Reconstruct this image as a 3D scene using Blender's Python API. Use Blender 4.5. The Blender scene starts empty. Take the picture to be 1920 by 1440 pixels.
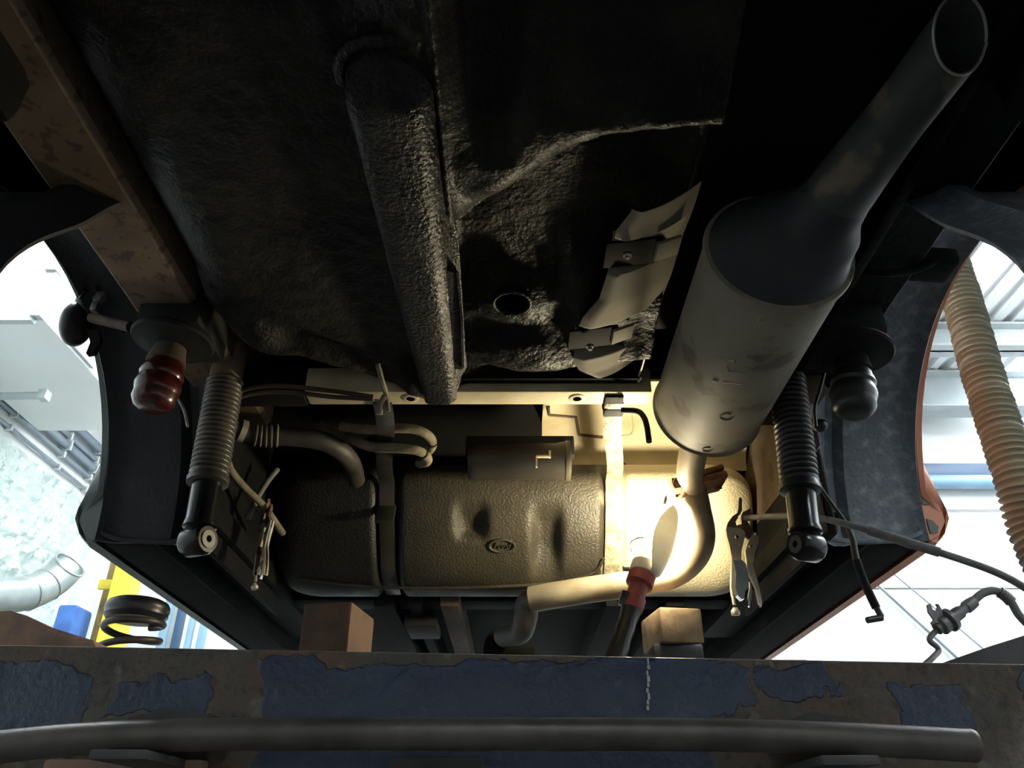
import bpy, bmesh, math, random
from mathutils import Vector, Matrix, noise
random.seed(7)
S = bpy.context.scene
C = S.collection
R = math.radians
PI = math.pi

# ------------------------------------------------------------------ camera
F = 1450.0                       # focal length in pixels of the 1920 x 1440 frame
PITCH = R(30.4)
cd = bpy.data.cameras.new('camera'); cam = bpy.data.objects.new('camera', cd); C.objects.link(cam)
cd.sensor_width = 36; cd.lens = 36 * F / 1920; cd.clip_start = .02
cam.location = (0, 0, 0); cam.rotation_euler = (PI / 2 + PITCH, 0, 0)
S.camera = cam

# ------------------------------------------------------------------ world, exposure, strengths
w = bpy.data.worlds.new('world'); S.world = w; w.use_nodes = True
w.node_tree.nodes['Background'].inputs[0].default_value = (.75, .85, 1, 1)
w.node_tree.nodes['Background'].inputs[1].default_value = .6
S.view_settings.view_transform = 'Standard'; S.view_settings.look = 'None'
S.view_settings.exposure = 0; S.view_settings.gamma = 1; S.view_settings.use_curve_mapping = False
BULB = 700.0                     # inspection lamp
TUBE = 138.0                      # fluorescent tubes
ROOF_FILL = 21.0                       # added roof panels that light the room
FLOORZ = -1.35
ROOFZ = 3.2

# ------------------------------------------------------------------ helpers
cp, sp_ = math.cos(PITCH), math.sin(PITCH)
def at(u, v, Y=None, X=None, Z=None, D=None):
    a = (u - 960) / F; b = (720 - v) / F
    d = Vector((a, cp - b * sp_, sp_ + b * cp))
    if Y is not None: t = Y / d.y
    elif X is not None: t = X / d.x
    elif Z is not None: t = Z / d.z
    else: t = D
    return d * t

def lerp(a, b, t): return a + (b - a) * t
def smooth(a, b, x):
    t = max(0, min(1, (x - a) / (b - a))); return t * t * (3 - 2 * t)
def pw(x, pts):
    if x <= pts[0][0]: return pts[0][1]
    for (x0, y0), (x1, y1) in zip(pts, pts[1:]):
        if x <= x1: return lerp(y0, y1, (x - x0) / (x1 - x0))
    return pts[-1][1]

def spline(pts, n=8):
    pts = [Vector(p) for p in pts]; P = [pts[0] * 2 - pts[1]] + pts + [pts[-1] * 2 - pts[-2]]
    out = []
    for i in range(1, len(P) - 2):
        for k in range(n):
            t = k / n; p0, p1, p2, p3 = P[i - 1:i + 3]
            out.append(.5 * ((2 * p1) + (p2 - p0) * t + (2 * p0 - 5 * p1 + 4 * p2 - p3) * t * t + (3 * p1 - p0 - 3 * p2 + p3) * t ** 3))
    out.append(pts[-1]); return out

def frame(d):
    d = d.normalized(); a = Vector((0, 0, 1)) if abs(d.z) < .9 else Vector((1, 0, 0))
    x = a.cross(d).normalized(); return x, d.cross(x).normalized(), d

def tube(pts, r, seg=12, cap=True):
    pts = [Vector(p) for p in pts]; n = len(pts)
    rs = r if isinstance(r, (list, tuple)) else [r] * n
    V, Fc = [], []; x, y, d = frame(pts[1] - pts[0])
    for i, p in enumerate(pts):
        t = (pts[min(i + 1, n - 1)] - pts[max(i - 1, 0)]).normalized()
        q = d.rotation_difference(t); x = q @ x; d = t
        x = (x - d * x.dot(d)).normalized(); y = d.cross(x)
        for k in range(seg):
            a = 2 * PI * k / seg; V.append(p + (x * math.cos(a) + y * math.sin(a)) * rs[i])
    for i in range(n - 1):
        for k in range(seg):
            k2 = (k + 1) % seg
            Fc.append((i * seg + k, i * seg + k2, (i + 1) * seg + k2, (i + 1) * seg + k))
    if cap:
        Fc.append(tuple(range(seg))[::-1]); Fc.append(tuple((n - 1) * seg + k for k in range(seg)))
    return V, Fc

def lathe(prof, o, d, seg=32, cap=True):
    """prof = [(distance along axis, radius)]"""
    x, y, d = frame(Vector(d)); o = Vector(o); V, Fc = [], []
    for s, r in prof:
        for k in range(seg):
            a = 2 * PI * k / seg; V.append(o + d * s + (x * math.cos(a) + y * math.sin(a)) * max(r, 1e-5))
    n = len(prof)
    for i in range(n - 1):
        for k in range(seg):
            k2 = (k + 1) % seg
            Fc.append((i * seg + k, i * seg + k2, (i + 1) * seg + k2, (i + 1) * seg + k))
    if cap:
        Fc.append(tuple(range(seg))[::-1]); Fc.append(tuple((n - 1) * seg + k for k in range(seg)))
    return V, Fc

def box(c, s, rot=None, bevel=.0):
    bm = bmesh.new(); bmesh.ops.create_cube(bm, size=1)
    bmesh.ops.scale(bm, vec=s, verts=bm.verts)
    if bevel: bmesh.ops.bevel(bm, geom=list(bm.edges), offset=bevel, segments=2, affect='EDGES', profile=.6)
    m = Matrix.Translation(c) @ (rot.to_4x4() if rot is not None else Matrix())
    bmesh.ops.transform(bm, matrix=m, verts=bm.verts)
    bm.verts.index_update()
    V = [v.co.copy() for v in bm.verts]; Fc = [tuple(v.index for v in f.verts) for f in bm.faces]
    bm.free(); return V, Fc

def sheet(G, th=0.0, closed=False):
    """G[i][j] points; th = thickness along the face normals"""
    G = [[Vector(p) for p in row] for row in G]; n, m = len(G), len(G[0])
    V = [p for row in G for p in row]; Fc = []
    mm = m if closed else m - 1
    for i in range(n - 1):
        for j in range(mm):
            j2 = (j + 1) % m
            Fc.append((i * m + j, i * m + j2, (i + 1) * m + j2, (i + 1) * m + j))
    if th:
        N = []
        for i in range(n):
            for j in range(m):
                du = G[min(i + 1, n - 1)][j] - G[max(i - 1, 0)][j]
                dv = (G[i][(j + 1) % m] - G[i][j - 1]) if closed else (G[i][min(j + 1, m - 1)] - G[i][max(j - 1, 0)])
                N.append(dv.cross(du).normalized())
        k = n * m
        V += [V[i] - N[i] * th for i in range(k)]
        Fc += [tuple(k + q for q in f[::-1]) for f in list(Fc)]
        for i in range(n - 1):
            if not closed:
                Fc.append((i * m, (i + 1) * m, k + (i + 1) * m, k + i * m))
                Fc.append((i * m + m - 1, k + i * m + m - 1, k + (i + 1) * m + m - 1, (i + 1) * m + m - 1))
        for j in range(mm):
            j2 = (j + 1) % m
            Fc.append((j, k + j, k + j2, j2))
            b = (n - 1) * m; Fc.append((b + j, b + j2, k + b + j2, k + b + j))
    return V, Fc

def prism(out, n, th):
    """outline of 3-D points in one plane, extruded th along n (centred)"""
    out = [Vector(p) for p in out]; n = Vector(n).normalized(); k = len(out)
    V = [p - n * th / 2 for p in out] + [p + n * th / 2 for p in out]
    Fc = [tuple(range(k))[::-1], tuple(range(k, 2 * k))]
    for i in range(k):
        j = (i + 1) % k; Fc.append((i, j, k + j, k + i))
    return V, Fc

def ball(c, r, sc=(1, 1, 1), u=16, v=10):
    c = Vector(c); V, Fc = [], []
    for i in range(v + 1):
        a = PI * i / v
        for k in range(u):
            b = 2 * PI * k / u
            V.append(c + Vector((r * sc[0] * math.sin(a) * math.cos(b), r * sc[1] * math.sin(a) * math.sin(b), r * sc[2] * math.cos(a))))
    for i in range(v):
        for k in range(u):
            k2 = (k + 1) % u; Fc.append((i * u + k, (i + 1) * u + k, (i + 1) * u + k2, i * u + k2))
    return V, Fc

def mesh(name, parts, org, mat, angle=40):
    V, Fc = [], []
    for v, f in parts:
        k = len(V); V += [(p[0] - org[0], p[1] - org[1], p[2] - org[2]) for p in v]; Fc += [tuple(q + k for q in g) for g in f]
    me = bpy.data.meshes.new(name); me.from_pydata(V, [], Fc); me.validate()
    bm = bmesh.new(); bm.from_mesh(me)
    bmesh.ops.remove_doubles(bm, verts=bm.verts, dist=2e-6)
    bmesh.ops.recalc_face_normals(bm, faces=bm.faces); bm.to_mesh(me); bm.free()
    for p in me.polygons: p.use_smooth = True
    me.set_sharp_from_angle(angle=R(angle))
    me.materials.append(mat); return me

ORG = {}
def tag(o, label=None, cat=None, group=None, kind=None):
    if label: o['label'] = label
    if cat: o['category'] = cat
    if group: o['group'] = group
    if kind: o['kind'] = kind
    return o
def thing(name, label, cat, loc, group=None, kind=None):
    o = bpy.data.objects.new(name, None); C.objects.link(o); o.location = loc; o.empty_display_size = .05
    ORG[o.name] = Vector(loc); return tag(o, label, cat, group, kind)
def obj(name, parts, mat, parent=None, label=None, cat=None, group=None, kind=None, angle=40, org=None):
    if isinstance(parts, tuple): parts = [parts]
    if parent is not None: g = ORG[parent.name]
    else:
        allv = [p for v, f in parts for p in v]
        g = Vector((sum(p[0] for p in allv) / len(allv), sum(p[1] for p in allv) / len(allv), min(p[2] for p in allv))) if org is None else Vector(org)
    o = bpy.data.objects.new(name, mesh(name, parts, g, mat, angle)); C.objects.link(o)
    if parent is not None: o.parent = parent
    else: o.location = g
    ORG[o.name] = g
    return tag(o, label, cat, group, kind)

# ------------------------------------------------------------------ materials
MATS = {}
def M(name, c1, c2=None, rough=.5, metal=0.0, scale=12, bump=0.0, bscale=90, detail=6, lo=.4, hi=.62, rough2=None, spec=.5, vor=False, c3=None, s3=40, coat=0):
    if name in MATS: return MATS[name]
    m = bpy.data.materials.new(name); m.use_nodes = True; nt = m.node_tree; N = nt.nodes; L = nt.links
    b = N['Principled BSDF']; b.inputs['Roughness'].default_value = rough; b.inputs['Metallic'].default_value = metal
    b.inputs['Specular IOR Level'].default_value = spec
    b.inputs['Coat Weight'].default_value = coat
    tc = N.new('ShaderNodeTexCoord')
    c2 = c2 or tuple(x * .75 for x in c1)
    nz = N.new('ShaderNodeTexNoise'); nz.inputs['Scale'].default_value = scale; nz.inputs['Detail'].default_value = detail
    L.new(tc.outputs['Object'], nz.inputs['Vector'])
    rp = N.new('ShaderNodeMapRange'); rp.inputs[1].default_value = lo; rp.inputs[2].default_value = hi; L.new(nz.outputs[0], rp.inputs[0])
    mx = N.new('ShaderNodeMix'); mx.data_type = 'RGBA'; mx.inputs[6].default_value = (*c1, 1); mx.inputs[7].default_value = (*c2, 1)
    L.new(rp.outputs[0], mx.inputs[0]); col = mx.outputs[2]
    if c3:
        n3 = N.new('ShaderNodeTexNoise'); n3.inputs['Scale'].default_value = s3; n3.inputs['Detail'].default_value = 4
        L.new(tc.outputs['Object'], n3.inputs['Vector'])
        r3 = N.new('ShaderNodeMapRange'); r3.inputs[1].default_value = .56; r3.inputs[2].default_value = .64; L.new(n3.outputs[0], r3.inputs[0])
        m3 = N.new('ShaderNodeMix'); m3.data_type = 'RGBA'; L.new(r3.outputs[0], m3.inputs[0]); L.new(col, m3.inputs[6]); m3.inputs[7].default_value = (*c3, 1)
        col = m3.outputs[2]
    L.new(col, b.inputs['Base Color'])
    if rough2 is not None:
        rr = N.new('ShaderNodeMapRange'); rr.inputs[3].default_value = rough; rr.inputs[4].default_value = rough2
        L.new(rp.outputs[0], rr.inputs[0]); L.new(rr.outputs[0], b.inputs['Roughness'])
    if bump:
        if vor:
            t = N.new('ShaderNodeTexVoronoi'); t.inputs['Scale'].default_value = bscale
        else:
            t = N.new('ShaderNodeTexNoise'); t.inputs['Scale'].default_value = bscale; t.inputs['Detail'].default_value = 3
        L.new(tc.outputs['Object'], t.inputs['Vector'])
        bp = N.new('ShaderNodeBump'); bp.inputs['Strength'].default_value = 1; bp.inputs['Distance'].default_value = bump
        L.new(t.outputs[0], bp.inputs['Height']); L.new(bp.outputs[0], b.inputs['Normal'])
    MATS[name] = m; return m

def emis(name, col, st):
    m = bpy.data.materials.new(name); m.use_nodes = True; nt = m.node_tree
    b = nt.nodes['Principled BSDF']; b.inputs['Base Color'].default_value = (*col, 1)
    b.inputs['Emission Color'].default_value = (*col, 1); b.inputs['Emission Strength'].default_value = st
    m.cycles.emission_sampling = 'FRONT_BACK'
    return m

UNDER = M('underseal', (.008, .0077, .007), (.020, .0185, .0155), rough=.42, rough2=.55, spec=.10, bump=.0026, bscale=150, scale=9)
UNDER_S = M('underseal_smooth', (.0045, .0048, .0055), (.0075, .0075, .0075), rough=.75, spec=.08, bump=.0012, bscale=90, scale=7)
LINER_LIT = M('arch_liner_lit', (.15, .17, .20), (.34, .36, .39), rough=.5, spec=.3, bump=.0015, bscale=120, scale=45, lo=.5, hi=.8)  # liner colour lightened for the light falling on this side
LINER_SHADE = M('arch_liner_shaded', (.020, .021, .025), (.032, .032, .036), rough=.55, spec=.25, bump=.0015, bscale=120, scale=14, lo=.5, hi=.75)  # same liner, darkened for the side in shade
TAN = M('dusty_tan_body', (.085, .060, .042), (.055, .038, .027), rough=.75, spec=.25, scale=9, bump=.0006, bscale=150, c3=(.045, .03, .022), s3=25)
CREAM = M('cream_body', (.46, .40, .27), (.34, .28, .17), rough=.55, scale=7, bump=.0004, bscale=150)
ORANGE = M('orange_body_paint', (.78, .33, .20), (.72, .29, .17), rough=.35, scale=3, c3=(.76, .36, .25), s3=5)
BODYGREY = M('body_grey', (.15, .18, .175), (.12, .145, .14), rough=.45, scale=4)  # grey for one body side and the bare patches
BLACK = M('black_rubber', (.012, .012, .013), (.02, .02, .02), rough=.35, scale=20)
BLACKM = M('black_matt', (.008, .008, .009), (.013, .012, .012), rough=.75, spec=.2, scale=20)
SHOCKM = M('shock_black', (.006, .006, .007), (.010, .010, .010), rough=.22, spec=.35, scale=30)
MUFF = M('silencer_steel', (.19, .17, .13), (.15, .135, .10), rough=.68, spec=.25, metal=.0, scale=8, bump=.0004, bscale=60, c3=(.10, .085, .065), s3=14)
MUFF_SHADE = M('silencer_steel_shaded', (.036, .036, .038), (.025, .025, .027), rough=.6, spec=.2, metal=.0, scale=10)  # silencer steel darkened, as the cap faces away from the lamp
PIPE = M('pipe_steel', (.24, .21, .15), (.17, .13, .085), rough=.5, metal=.25, scale=14, bump=.0004, bscale=120)
TAILM = M('tail_pipe_steel', (.045, .045, .045), (.032, .032, .032), rough=.6, spec=.2, metal=.0, scale=18, c3=(.11, .095, .07), s3=12)
RUST = M('rust', (.16, .07, .03), (.08, .04, .025), rough=.85, scale=60, bump=.002, bscale=140)
SHIELD = M('heat_shield_steel', (.15, .132, .095), (.115, .10, .075), rough=.75, spec=.2, metal=.0, scale=8, bump=.0003, bscale=200)
STRAPM = M('strap_coated', (.28, .25, .17), (.13, .11, .07), rough=.55, bump=.003, bscale=130, scale=40)
STRAPD = M('strap_dark', (.02, .02, .019), (.035, .033, .03), rough=.3, bump=.0006, bscale=100)
HOSEM = M('dusty_hose', (.17, .15, .10), (.11, .09, .06), rough=.8, bump=.0008, bscale=260, scale=30)
HOSED = M('brake_hose_rubber', (.12, .115, .115), (.16, .155, .15), rough=.6, bump=.0004, bscale=300, scale=60)
METAL = M('grey_fitting', (.20, .20, .20), (.13, .13, .13), rough=.45, metal=.3, scale=60)
CHROME = M('chrome', (.72, .70, .66), (.62, .60, .55), rough=.16, metal=1, scale=30)
NICKEL = M('satin_nickel', (.50, .45, .36), (.42, .37, .28), rough=.36, metal=.45, scale=20)
JAW = M('plier_jaw_steel', (.20, .13, .09), (.12, .08, .06), rough=.5, metal=.6, scale=50)
RED = M('red_polyurethane', (.050, .006, .006), (.035, .005, .005), rough=.25, scale=20)
LAMPRED = M('lamp_red_plastic', (.26, .045, .035), (.20, .038, .03), rough=.45, scale=30)
LAMPWHITE = M('lamp_white_plastic', (.62, .58, .50), (.52, .48, .40), rough=.5, scale=30)
SHADEM = M('lamp_shade_enamel', (.48, .46, .40), (.40, .38, .33), rough=.4, scale=25)
WOOD = M('timber', (.22, .155, .09), (.15, .10, .055), rough=.8, scale=30, bump=.001, bscale=60)
STEELD = M('dark_lift_steel', (.05, .045, .045), (.03, .03, .033), rough=.65, bump=.001, bscale=60)
BARM = M('worn_steel_bar', (.095, .085, .078), (.06, .053, .05), rough=.42, metal=.4, scale=16, bump=.0004, bscale=140, c3=(.085, .078, .072), s3=22)
RUSTARM = M('rusty_arm', (.36, .22, .15), (.20, .14, .11), rough=.8, scale=22, bump=.0015, bscale=90, c3=(.45, .24, .14), s3=18)
WHITE = M('white_wall_paint', (.84, .86, .86), (.80, .82, .82), rough=.6, scale=2)
ROOFW = M('white_roof_sheet', (.80, .84, .86), (.75, .80, .83), rough=.4, scale=3)
BEAMG = M('grey_roof_steel', (.45, .49, .50), (.40, .44, .46), rough=.5, scale=4)
BLUEB = M('blue_steel', (.03, .08, .17), (.03, .07, .15), rough=.4, scale=4)
BLUEL = M('light_blue_steel', (.22, .38, .52), (.20, .34, .48), rough=.4, scale=4)
YELLOW = M('yellow_lift_paint', (.72, .58, .05), (.62, .50, .06), rough=.4, scale=6)
BOARD = M('brown_board', (.20, .14, .04), (.11, .08, .025), rough=.7, scale=14, bump=.001, bscale=40)
DUCT = M('galvanised_duct', (.34, .38, .37), (.26, .30, .30), rough=.38, metal=.55, scale=9)
CONC = M('concrete_floor', (.055, .055, .053), (.035, .035, .035), rough=.7, scale=2, bump=.001, bscale=40)
EXH = M('yellow_extraction_hose', (.22, .23, .165), (.18, .19, .145), rough=.6, scale=9)
PLATE = M('grey_pipework', (.30, .35, .40), (.24, .29, .34), rough=.35, metal=.4, scale=5)
TUBEM = emis('fluorescent_tube', (.95, 1, 1), TUBE)
ROOF_FILLM = emis('roof_fill_panel', (.90, .97, 1.0), ROOF_FILL)
BULBM = emis('lamp_bulb', (1, .87, .58), BULB)

def plastic():
    m = bpy.data.materials.new('clear_plastic_film'); m.use_nodes = True; nt = m.node_tree; N = nt.nodes; L = nt.links
    b = N['Principled BSDF']; b.inputs['Base Color'].default_value = (.90, .95, .94, 1); b.inputs['Roughness'].default_value = .15
    tr = N.new('ShaderNodeBsdfTransparent'); tr.inputs[0].default_value = (.9, .95, .94, 1)
    mx = N.new('ShaderNodeMixShader'); tc = N.new('ShaderNodeTexCoord'); nz = N.new('ShaderNodeTexNoise'); nz.inputs['Scale'].default_value = 5
    L.new(tc.outputs['Object'], nz.inputs['Vector'])
    mr = N.new('ShaderNodeMapRange'); mr.inputs[1].default_value = .3; mr.inputs[2].default_value = .7; mr.inputs[3].default_value = .12; mr.inputs[4].default_value = .45
    L.new(nz.outputs[0], mr.inputs[0]); L.new(mr.outputs[0], mx.inputs[0])
    L.new(tr.outputs[0], mx.inputs[1]); L.new(b.outputs[0], mx.inputs[2]); L.new(mx.outputs[0], N['Material Output'].inputs[0])
    return m
FILM = plastic()

def add_translucent(m, f, col):
    nt = m.node_tree; N = nt.nodes; L = nt.links; t = N.new('ShaderNodeBsdfTranslucent'); t.inputs[0].default_value = (*col, 1)
    mx = N.new('ShaderNodeMixShader'); mx.inputs[0].default_value = f
    L.new(N['Principled BSDF'].outputs[0], mx.inputs[1]); L.new(t.outputs[0], mx.inputs[2]); L.new(mx.outputs[0], N['Material Output'].inputs[0])
add_translucent(SHADEM, .13, (.8, .78, .68))

def beam_mat():
    """rusted beam with flaking blue paint: patches with a shape of their own, edges broken up by noise"""
    m = bpy.data.materials.new('flaking_blue_paint'); m.use_nodes = True; nt = m.node_tree; N = nt.nodes; L = nt.links
    b = N['Principled BSDF']; tc = N.new('ShaderNodeTexCoord'); src = tc.outputs['Object']
    def nz(scale, det=5):
        n = N.new('ShaderNodeTexNoise'); n.inputs['Scale'].default_value = scale; n.inputs['Detail'].default_value = det; L.new(src, n.inputs['Vector']); return n
    def math_(op, a, bb=None, c=None):
        n = N.new('ShaderNodeMath'); n.operation = op
        for i, q in enumerate((a, bb, c)):
            if q is None: continue
            if isinstance(q, (int, float)): n.inputs[i].default_value = q
            else: L.new(q, n.inputs[i])
        return n.outputs[0]
    def mixc(f, a, bb):
        n = N.new('ShaderNodeMix'); n.data_type = 'RGBA'; L.new(f, n.inputs[0])
        for i, q in ((6, a), (7, bb)):
            if isinstance(q, tuple): n.inputs[i].default_value = (*q, 1)
            else: L.new(q, n.inputs[i])
        return n.outputs[2]
    def ramp(x, lo, hi):
        n = N.new('ShaderNodeMapRange'); L.new(x, n.inputs[0]); n.inputs[1].default_value = lo; n.inputs[2].default_value = hi; return n.outputs[0]
    n1 = nz(16, 5); n2 = nz(45, 6)
    sc = N.new('ShaderNodeVectorMath'); sc.operation = 'MULTIPLY_ADD'
    L.new(n1.outputs[1], sc.inputs[0]); sc.inputs[1].default_value = (.085, .085, .06); L.new(src, sc.inputs[2])
    s2 = N.new('ShaderNodeVectorMath'); s2.operation = 'MULTIPLY_ADD'
    L.new(n2.outputs[1], s2.inputs[0]); s2.inputs[1].default_value = (.03, .03, .02); L.new(sc.outputs[0], s2.inputs[2])
    sep = N.new('ShaderNodeSeparateXYZ'); L.new(s2.outputs[0], sep.inputs[0])
    ox, oz = .0575, .04
    mask = None
    for cx, cz, hx, hz in BLUE:
        dx = math_('DIVIDE', math_('ABSOLUTE', math_('SUBTRACT', sep.outputs[0], cx + ox)), hx)
        dz = math_('DIVIDE', math_('ABSOLUTE', math_('SUBTRACT', sep.outputs[2], cz + oz)), hz)
        k = math_('SUBTRACT', 1, math_('MAXIMUM', dx, dz))
        k = math_('MULTIPLY', k, min(hx, hz))
        mask = k if mask is None else math_('MAXIMUM', mask, k)
    f = ramp(mask, 0, .0015)
    rust = mixc(ramp(nz(14).outputs[0], .42, .6), (.10, .076, .060), (.075, .072, .062))
    rust = mixc(ramp(nz(7, 3).outputs[0], .54, .64), rust, (.12, .068, .044))
    rust = mixc(ramp(nz(80, 4).outputs[0], .55, .68), rust, (.045, .04, .036))
    rust = mixc(ramp(nz(38, 5).outputs[0], .62, .70), rust, (.14, .13, .11))
    blue = mixc(ramp(nz(9).outputs[0], .42, .65), (.017, .027, .062), (.024, .042, .078))
    blue = mixc(ramp(nz(60, 5).outputs[0], .62, .72), blue, (.05, .06, .08))
    L.new(mixc(f, rust, blue), b.inputs['Base Color'])
    rr = N.new('ShaderNodeMapRange'); L.new(f, rr.inputs[0]); rr.inputs[3].default_value = .8; rr.inputs[4].default_value = .42; L.new(rr.outputs[0], b.inputs['Roughness'])
    h = math_('ADD', math_('MULTIPLY', f, .0016), math_('MULTIPLY', nz(70, 6).outputs[0], .004))
    bp = N.new('ShaderNodeBump'); bp.inputs['Distance'].default_value = 1; bp.inputs['Strength'].default_value = 1; L.new(h, bp.inputs['Height']); L.new(bp.outputs[0], b.inputs['Normal'])
    return m

# ================================================================== the workshop shell
XL, XR, YB, YF = -3.2, 5.0, -4.0, 5.6
ROOM = dict(kind='structure')
obj('floor', box(((XL + XR) / 2, (YB + YF) / 2, FLOORZ - .05), (XR - XL, YF - YB, .1)), CONC, label='grey concrete workshop floor', **ROOM)
obj('wall_left', box((XL - .05, (YB + YF) / 2, (FLOORZ + ROOFZ) / 2), (.1, YF - YB + .2, ROOFZ - FLOORZ)), WHITE, label='white painted wall carrying the grey pipework', **ROOM)
obj('wall_right', box((XR + .05, (YB + YF) / 2, (FLOORZ + ROOFZ) / 2), (.1, YF - YB + .2, ROOFZ - FLOORZ)), WHITE, label='white painted wall across from the pipework', **ROOM)
obj('wall_front', box(((XL + XR) / 2, YF + .05, (FLOORZ + ROOFZ) / 2), (XR - XL, .1, ROOFZ - FLOORZ)), WHITE, label='white end wall ahead of the car', **ROOM)
obj('wall_back', box(((XL + XR) / 2, YB - .05, (FLOORZ + ROOFZ) / 2), (XR - XL, .1, ROOFZ - FLOORZ)), M('dull_end_wall_paint', (.42, .42, .42), (.34, .34, .34), rough=.8, scale=3), label='dull dark end wall behind the car', **ROOM)
ceil = obj('ceiling', box(((XL + XR) / 2, (YB + YF) / 2, ROOFZ + .09), (XR - XL, YF - YB, .05)), ROOFW, label='white corrugated workshop roof', **ROOM)
# corrugated roof sheets, ribs running along the building; lanes for added light panels are left open between them
lanes = [(-1.9, -.9), (3.9, 4.9)]
x = XL
edges = [XL, -1.9, -.9, .1, 1.1, 2.1, 3.0, 3.9, 4.9, XR]
for x0, x1 in zip(edges, edges[1:]):
    if (x0, x1) in lanes: continue
    row0, row1 = [], []
    n = max(1, round((x1 - x0) / .15)); p = (x1 - x0) / n
    for k in range(n):
        for fx, fz in ((0, 0), (.42, 0), (.52, .035), (.9, .035)):
            row0.append((x0 + (k + fx) * p, YB, ROOFZ + fz)); row1.append((x0 + (k + fx) * p, YF, ROOFZ + fz))
    row0.append((x1, YB, ROOFZ)); row1.append((x1, YF, ROOFZ))
    obj('roof_sheet', sheet([row0, row1], .004), ROOFW, ceil, angle=20)
k = 0
for x0, x1 in lanes:  # glowing panels added to fill the workshop with light
    k += 1
    obj('fill_panel_%d' % k, box(((x0 + x1) / 2, 3.4, ROOFZ + .03), (x1 - x0 - .04, 4.2, .02)), ROOF_FILLM,
        label=('added light panel over the duct housing side', 'added light panel over the extraction hose side')[k - 1], kind='structure')
# roof steels running across
for i, (y0, z0, z1, dy, lab) in enumerate(((4.62, 2.98, 3.18, .16, 'grey roof beam before the last strip of roof sheet'), (5.30, 2.86, 3.18, .2, 'grey roof beam close to the end wall'),
                                           (2.2, 2.98, 3.18, .14, 'grey roof beam above the middle of the car'), (-.6, 2.98, 3.18, .14, 'grey roof beam behind the car'))):
    w_ = [box(((XL + XR) / 2, y0, (z0 + z1) / 2), (XR - XL - .02, .02, z1 - z0)), box(((XL + XR) / 2, y0, z0 + .008), (XR - XL - .02, dy, .016)), box(((XL + XR) / 2, y0, z1 - .008), (XR - XL - .02, dy, .016))]
    obj('trim_%d' % (i + 1), w_, BEAMG, label=lab, kind='structure')
# blue door header and sectional door in the end wall
obj('trim_5', [box((2.9, YF - .06, 2.46), (4.1, .10, .10), bevel=.008)], BLUEB, label='dark blue steel header across the end wall', kind='structure')
obj('trim_6', [tube([(.9, YF - .09, 2.36), (4.95, YF - .09, 2.36)], .055, 16)], BLUEL, label='light blue round rail below the dark blue header', kind='structure')
dr = thing('door_1', 'white sectional garage door in the end wall', None, (2.95, YF, FLOORZ), kind='structure')
obj('door_frame', [box((2.95, YF - .02, 2.19), (2.8, .04, .06)), box((1.57, YF - .02, .42), (.06, .04, 3.5)), box((4.33, YF - .02, .42), (.06, .04, 3.5))], WHITE, dr)
for k in range(6):
    obj('door_panel', box((2.95, YF - .025, FLOORZ + .3 + .578 * k), (2.68, .03, .566), bevel=.006), WHITE, dr)
dr2 = thing('door_2', 'white flush door in the end wall left of the pillar', None, (-1.7, YF, FLOORZ), kind='structure')
obj('door_leaf', box((-1.7, YF - .02, .3), (1.3, .04, 3.3), bevel=.004), WHITE, dr2)
obj('door_frame', [box((-1.7, YF - .02, 1.98), (1.44, .05, .06)), box((-1.02, YF - .02, .3), (.06, .05, 3.3)), box((-2.38, YF - .02, .3), (.06, .05, 3.3))], BEAMG, dr2)

# ================================================================== things standing in the workshop
# boxed duct housing hung under the roof beside the car
d = thing('duct_housing', 'pale boxed duct housing with grey corner angle under the roof', 'duct housing', (-2.8, 3.6, 2.25))
obj('casing', [box((-2.74, 3.85, 2.735), (.69, 1.3, .90), bevel=.01)], WHITE, d)
obj('corner_angle', [box((-2.395, 3.195, 2.725), (.05, .05, .93), bevel=.006)], BEAMG, d)
obj('corner_clip', [box((-2.395, 3.185, 2.55), (.06, .06, .02), bevel=.004)], BEAMG, d)
obj('bottom_edge_trim', [box((-2.75, 3.2, 2.262), (.68, .04, .05), bevel=.006)], BEAMG, d)
obj('side_cover', [box((-2.385, 3.62, 2.70), (.02, .26, .80), bevel=.004)], BEAMG, d)
# pipe runs on the wall
for i, (z, r, lab) in enumerate(((2.56, .034, 'thick grey conduit, topmost of the wall pipework'), (2.47, .022, 'thin grey conduit second from the top of the pipework'), (2.40, .03, 'grey conduit third from the top of the pipework'),
                                 (2.33, .016, 'slim grey conduit fourth from the top of the pipework'), (2.235, .013, 'single slim pipe clipped low on the white wall'))):
    c = thing('conduit_pipe', lab, 'pipe', (XL + .06, 1.5, z), 'pipework on the white wall')
    obj('pipe', tube([(XL + .015 + r, -3.8, z), (XL + .015 + r, 5.5, z)], r, 12), PLATE, c)
    for y in (2.2, 3.4, 4.35, 4.95, 5.35):
        obj('clip', box((XL + .012 + r, y, z), (2 * r + .02, .018, 2 * r + .014), bevel=.003), WHITE, c)
c = thing('bracket_arm', 'short grey arm reaching out from the white wall', 'bracket', (-2.2, 3.75, 2.1))
obj('arm', tube([(-3.19, 3.78, 2.13), (-2.62, 3.74, 2.12)], .022, 12), BEAMG, c)
obj('end_cap', box((-2.60, 3.74, 2.12), (.05, .06, .06), bevel=.01), BEAMG, c)
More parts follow.
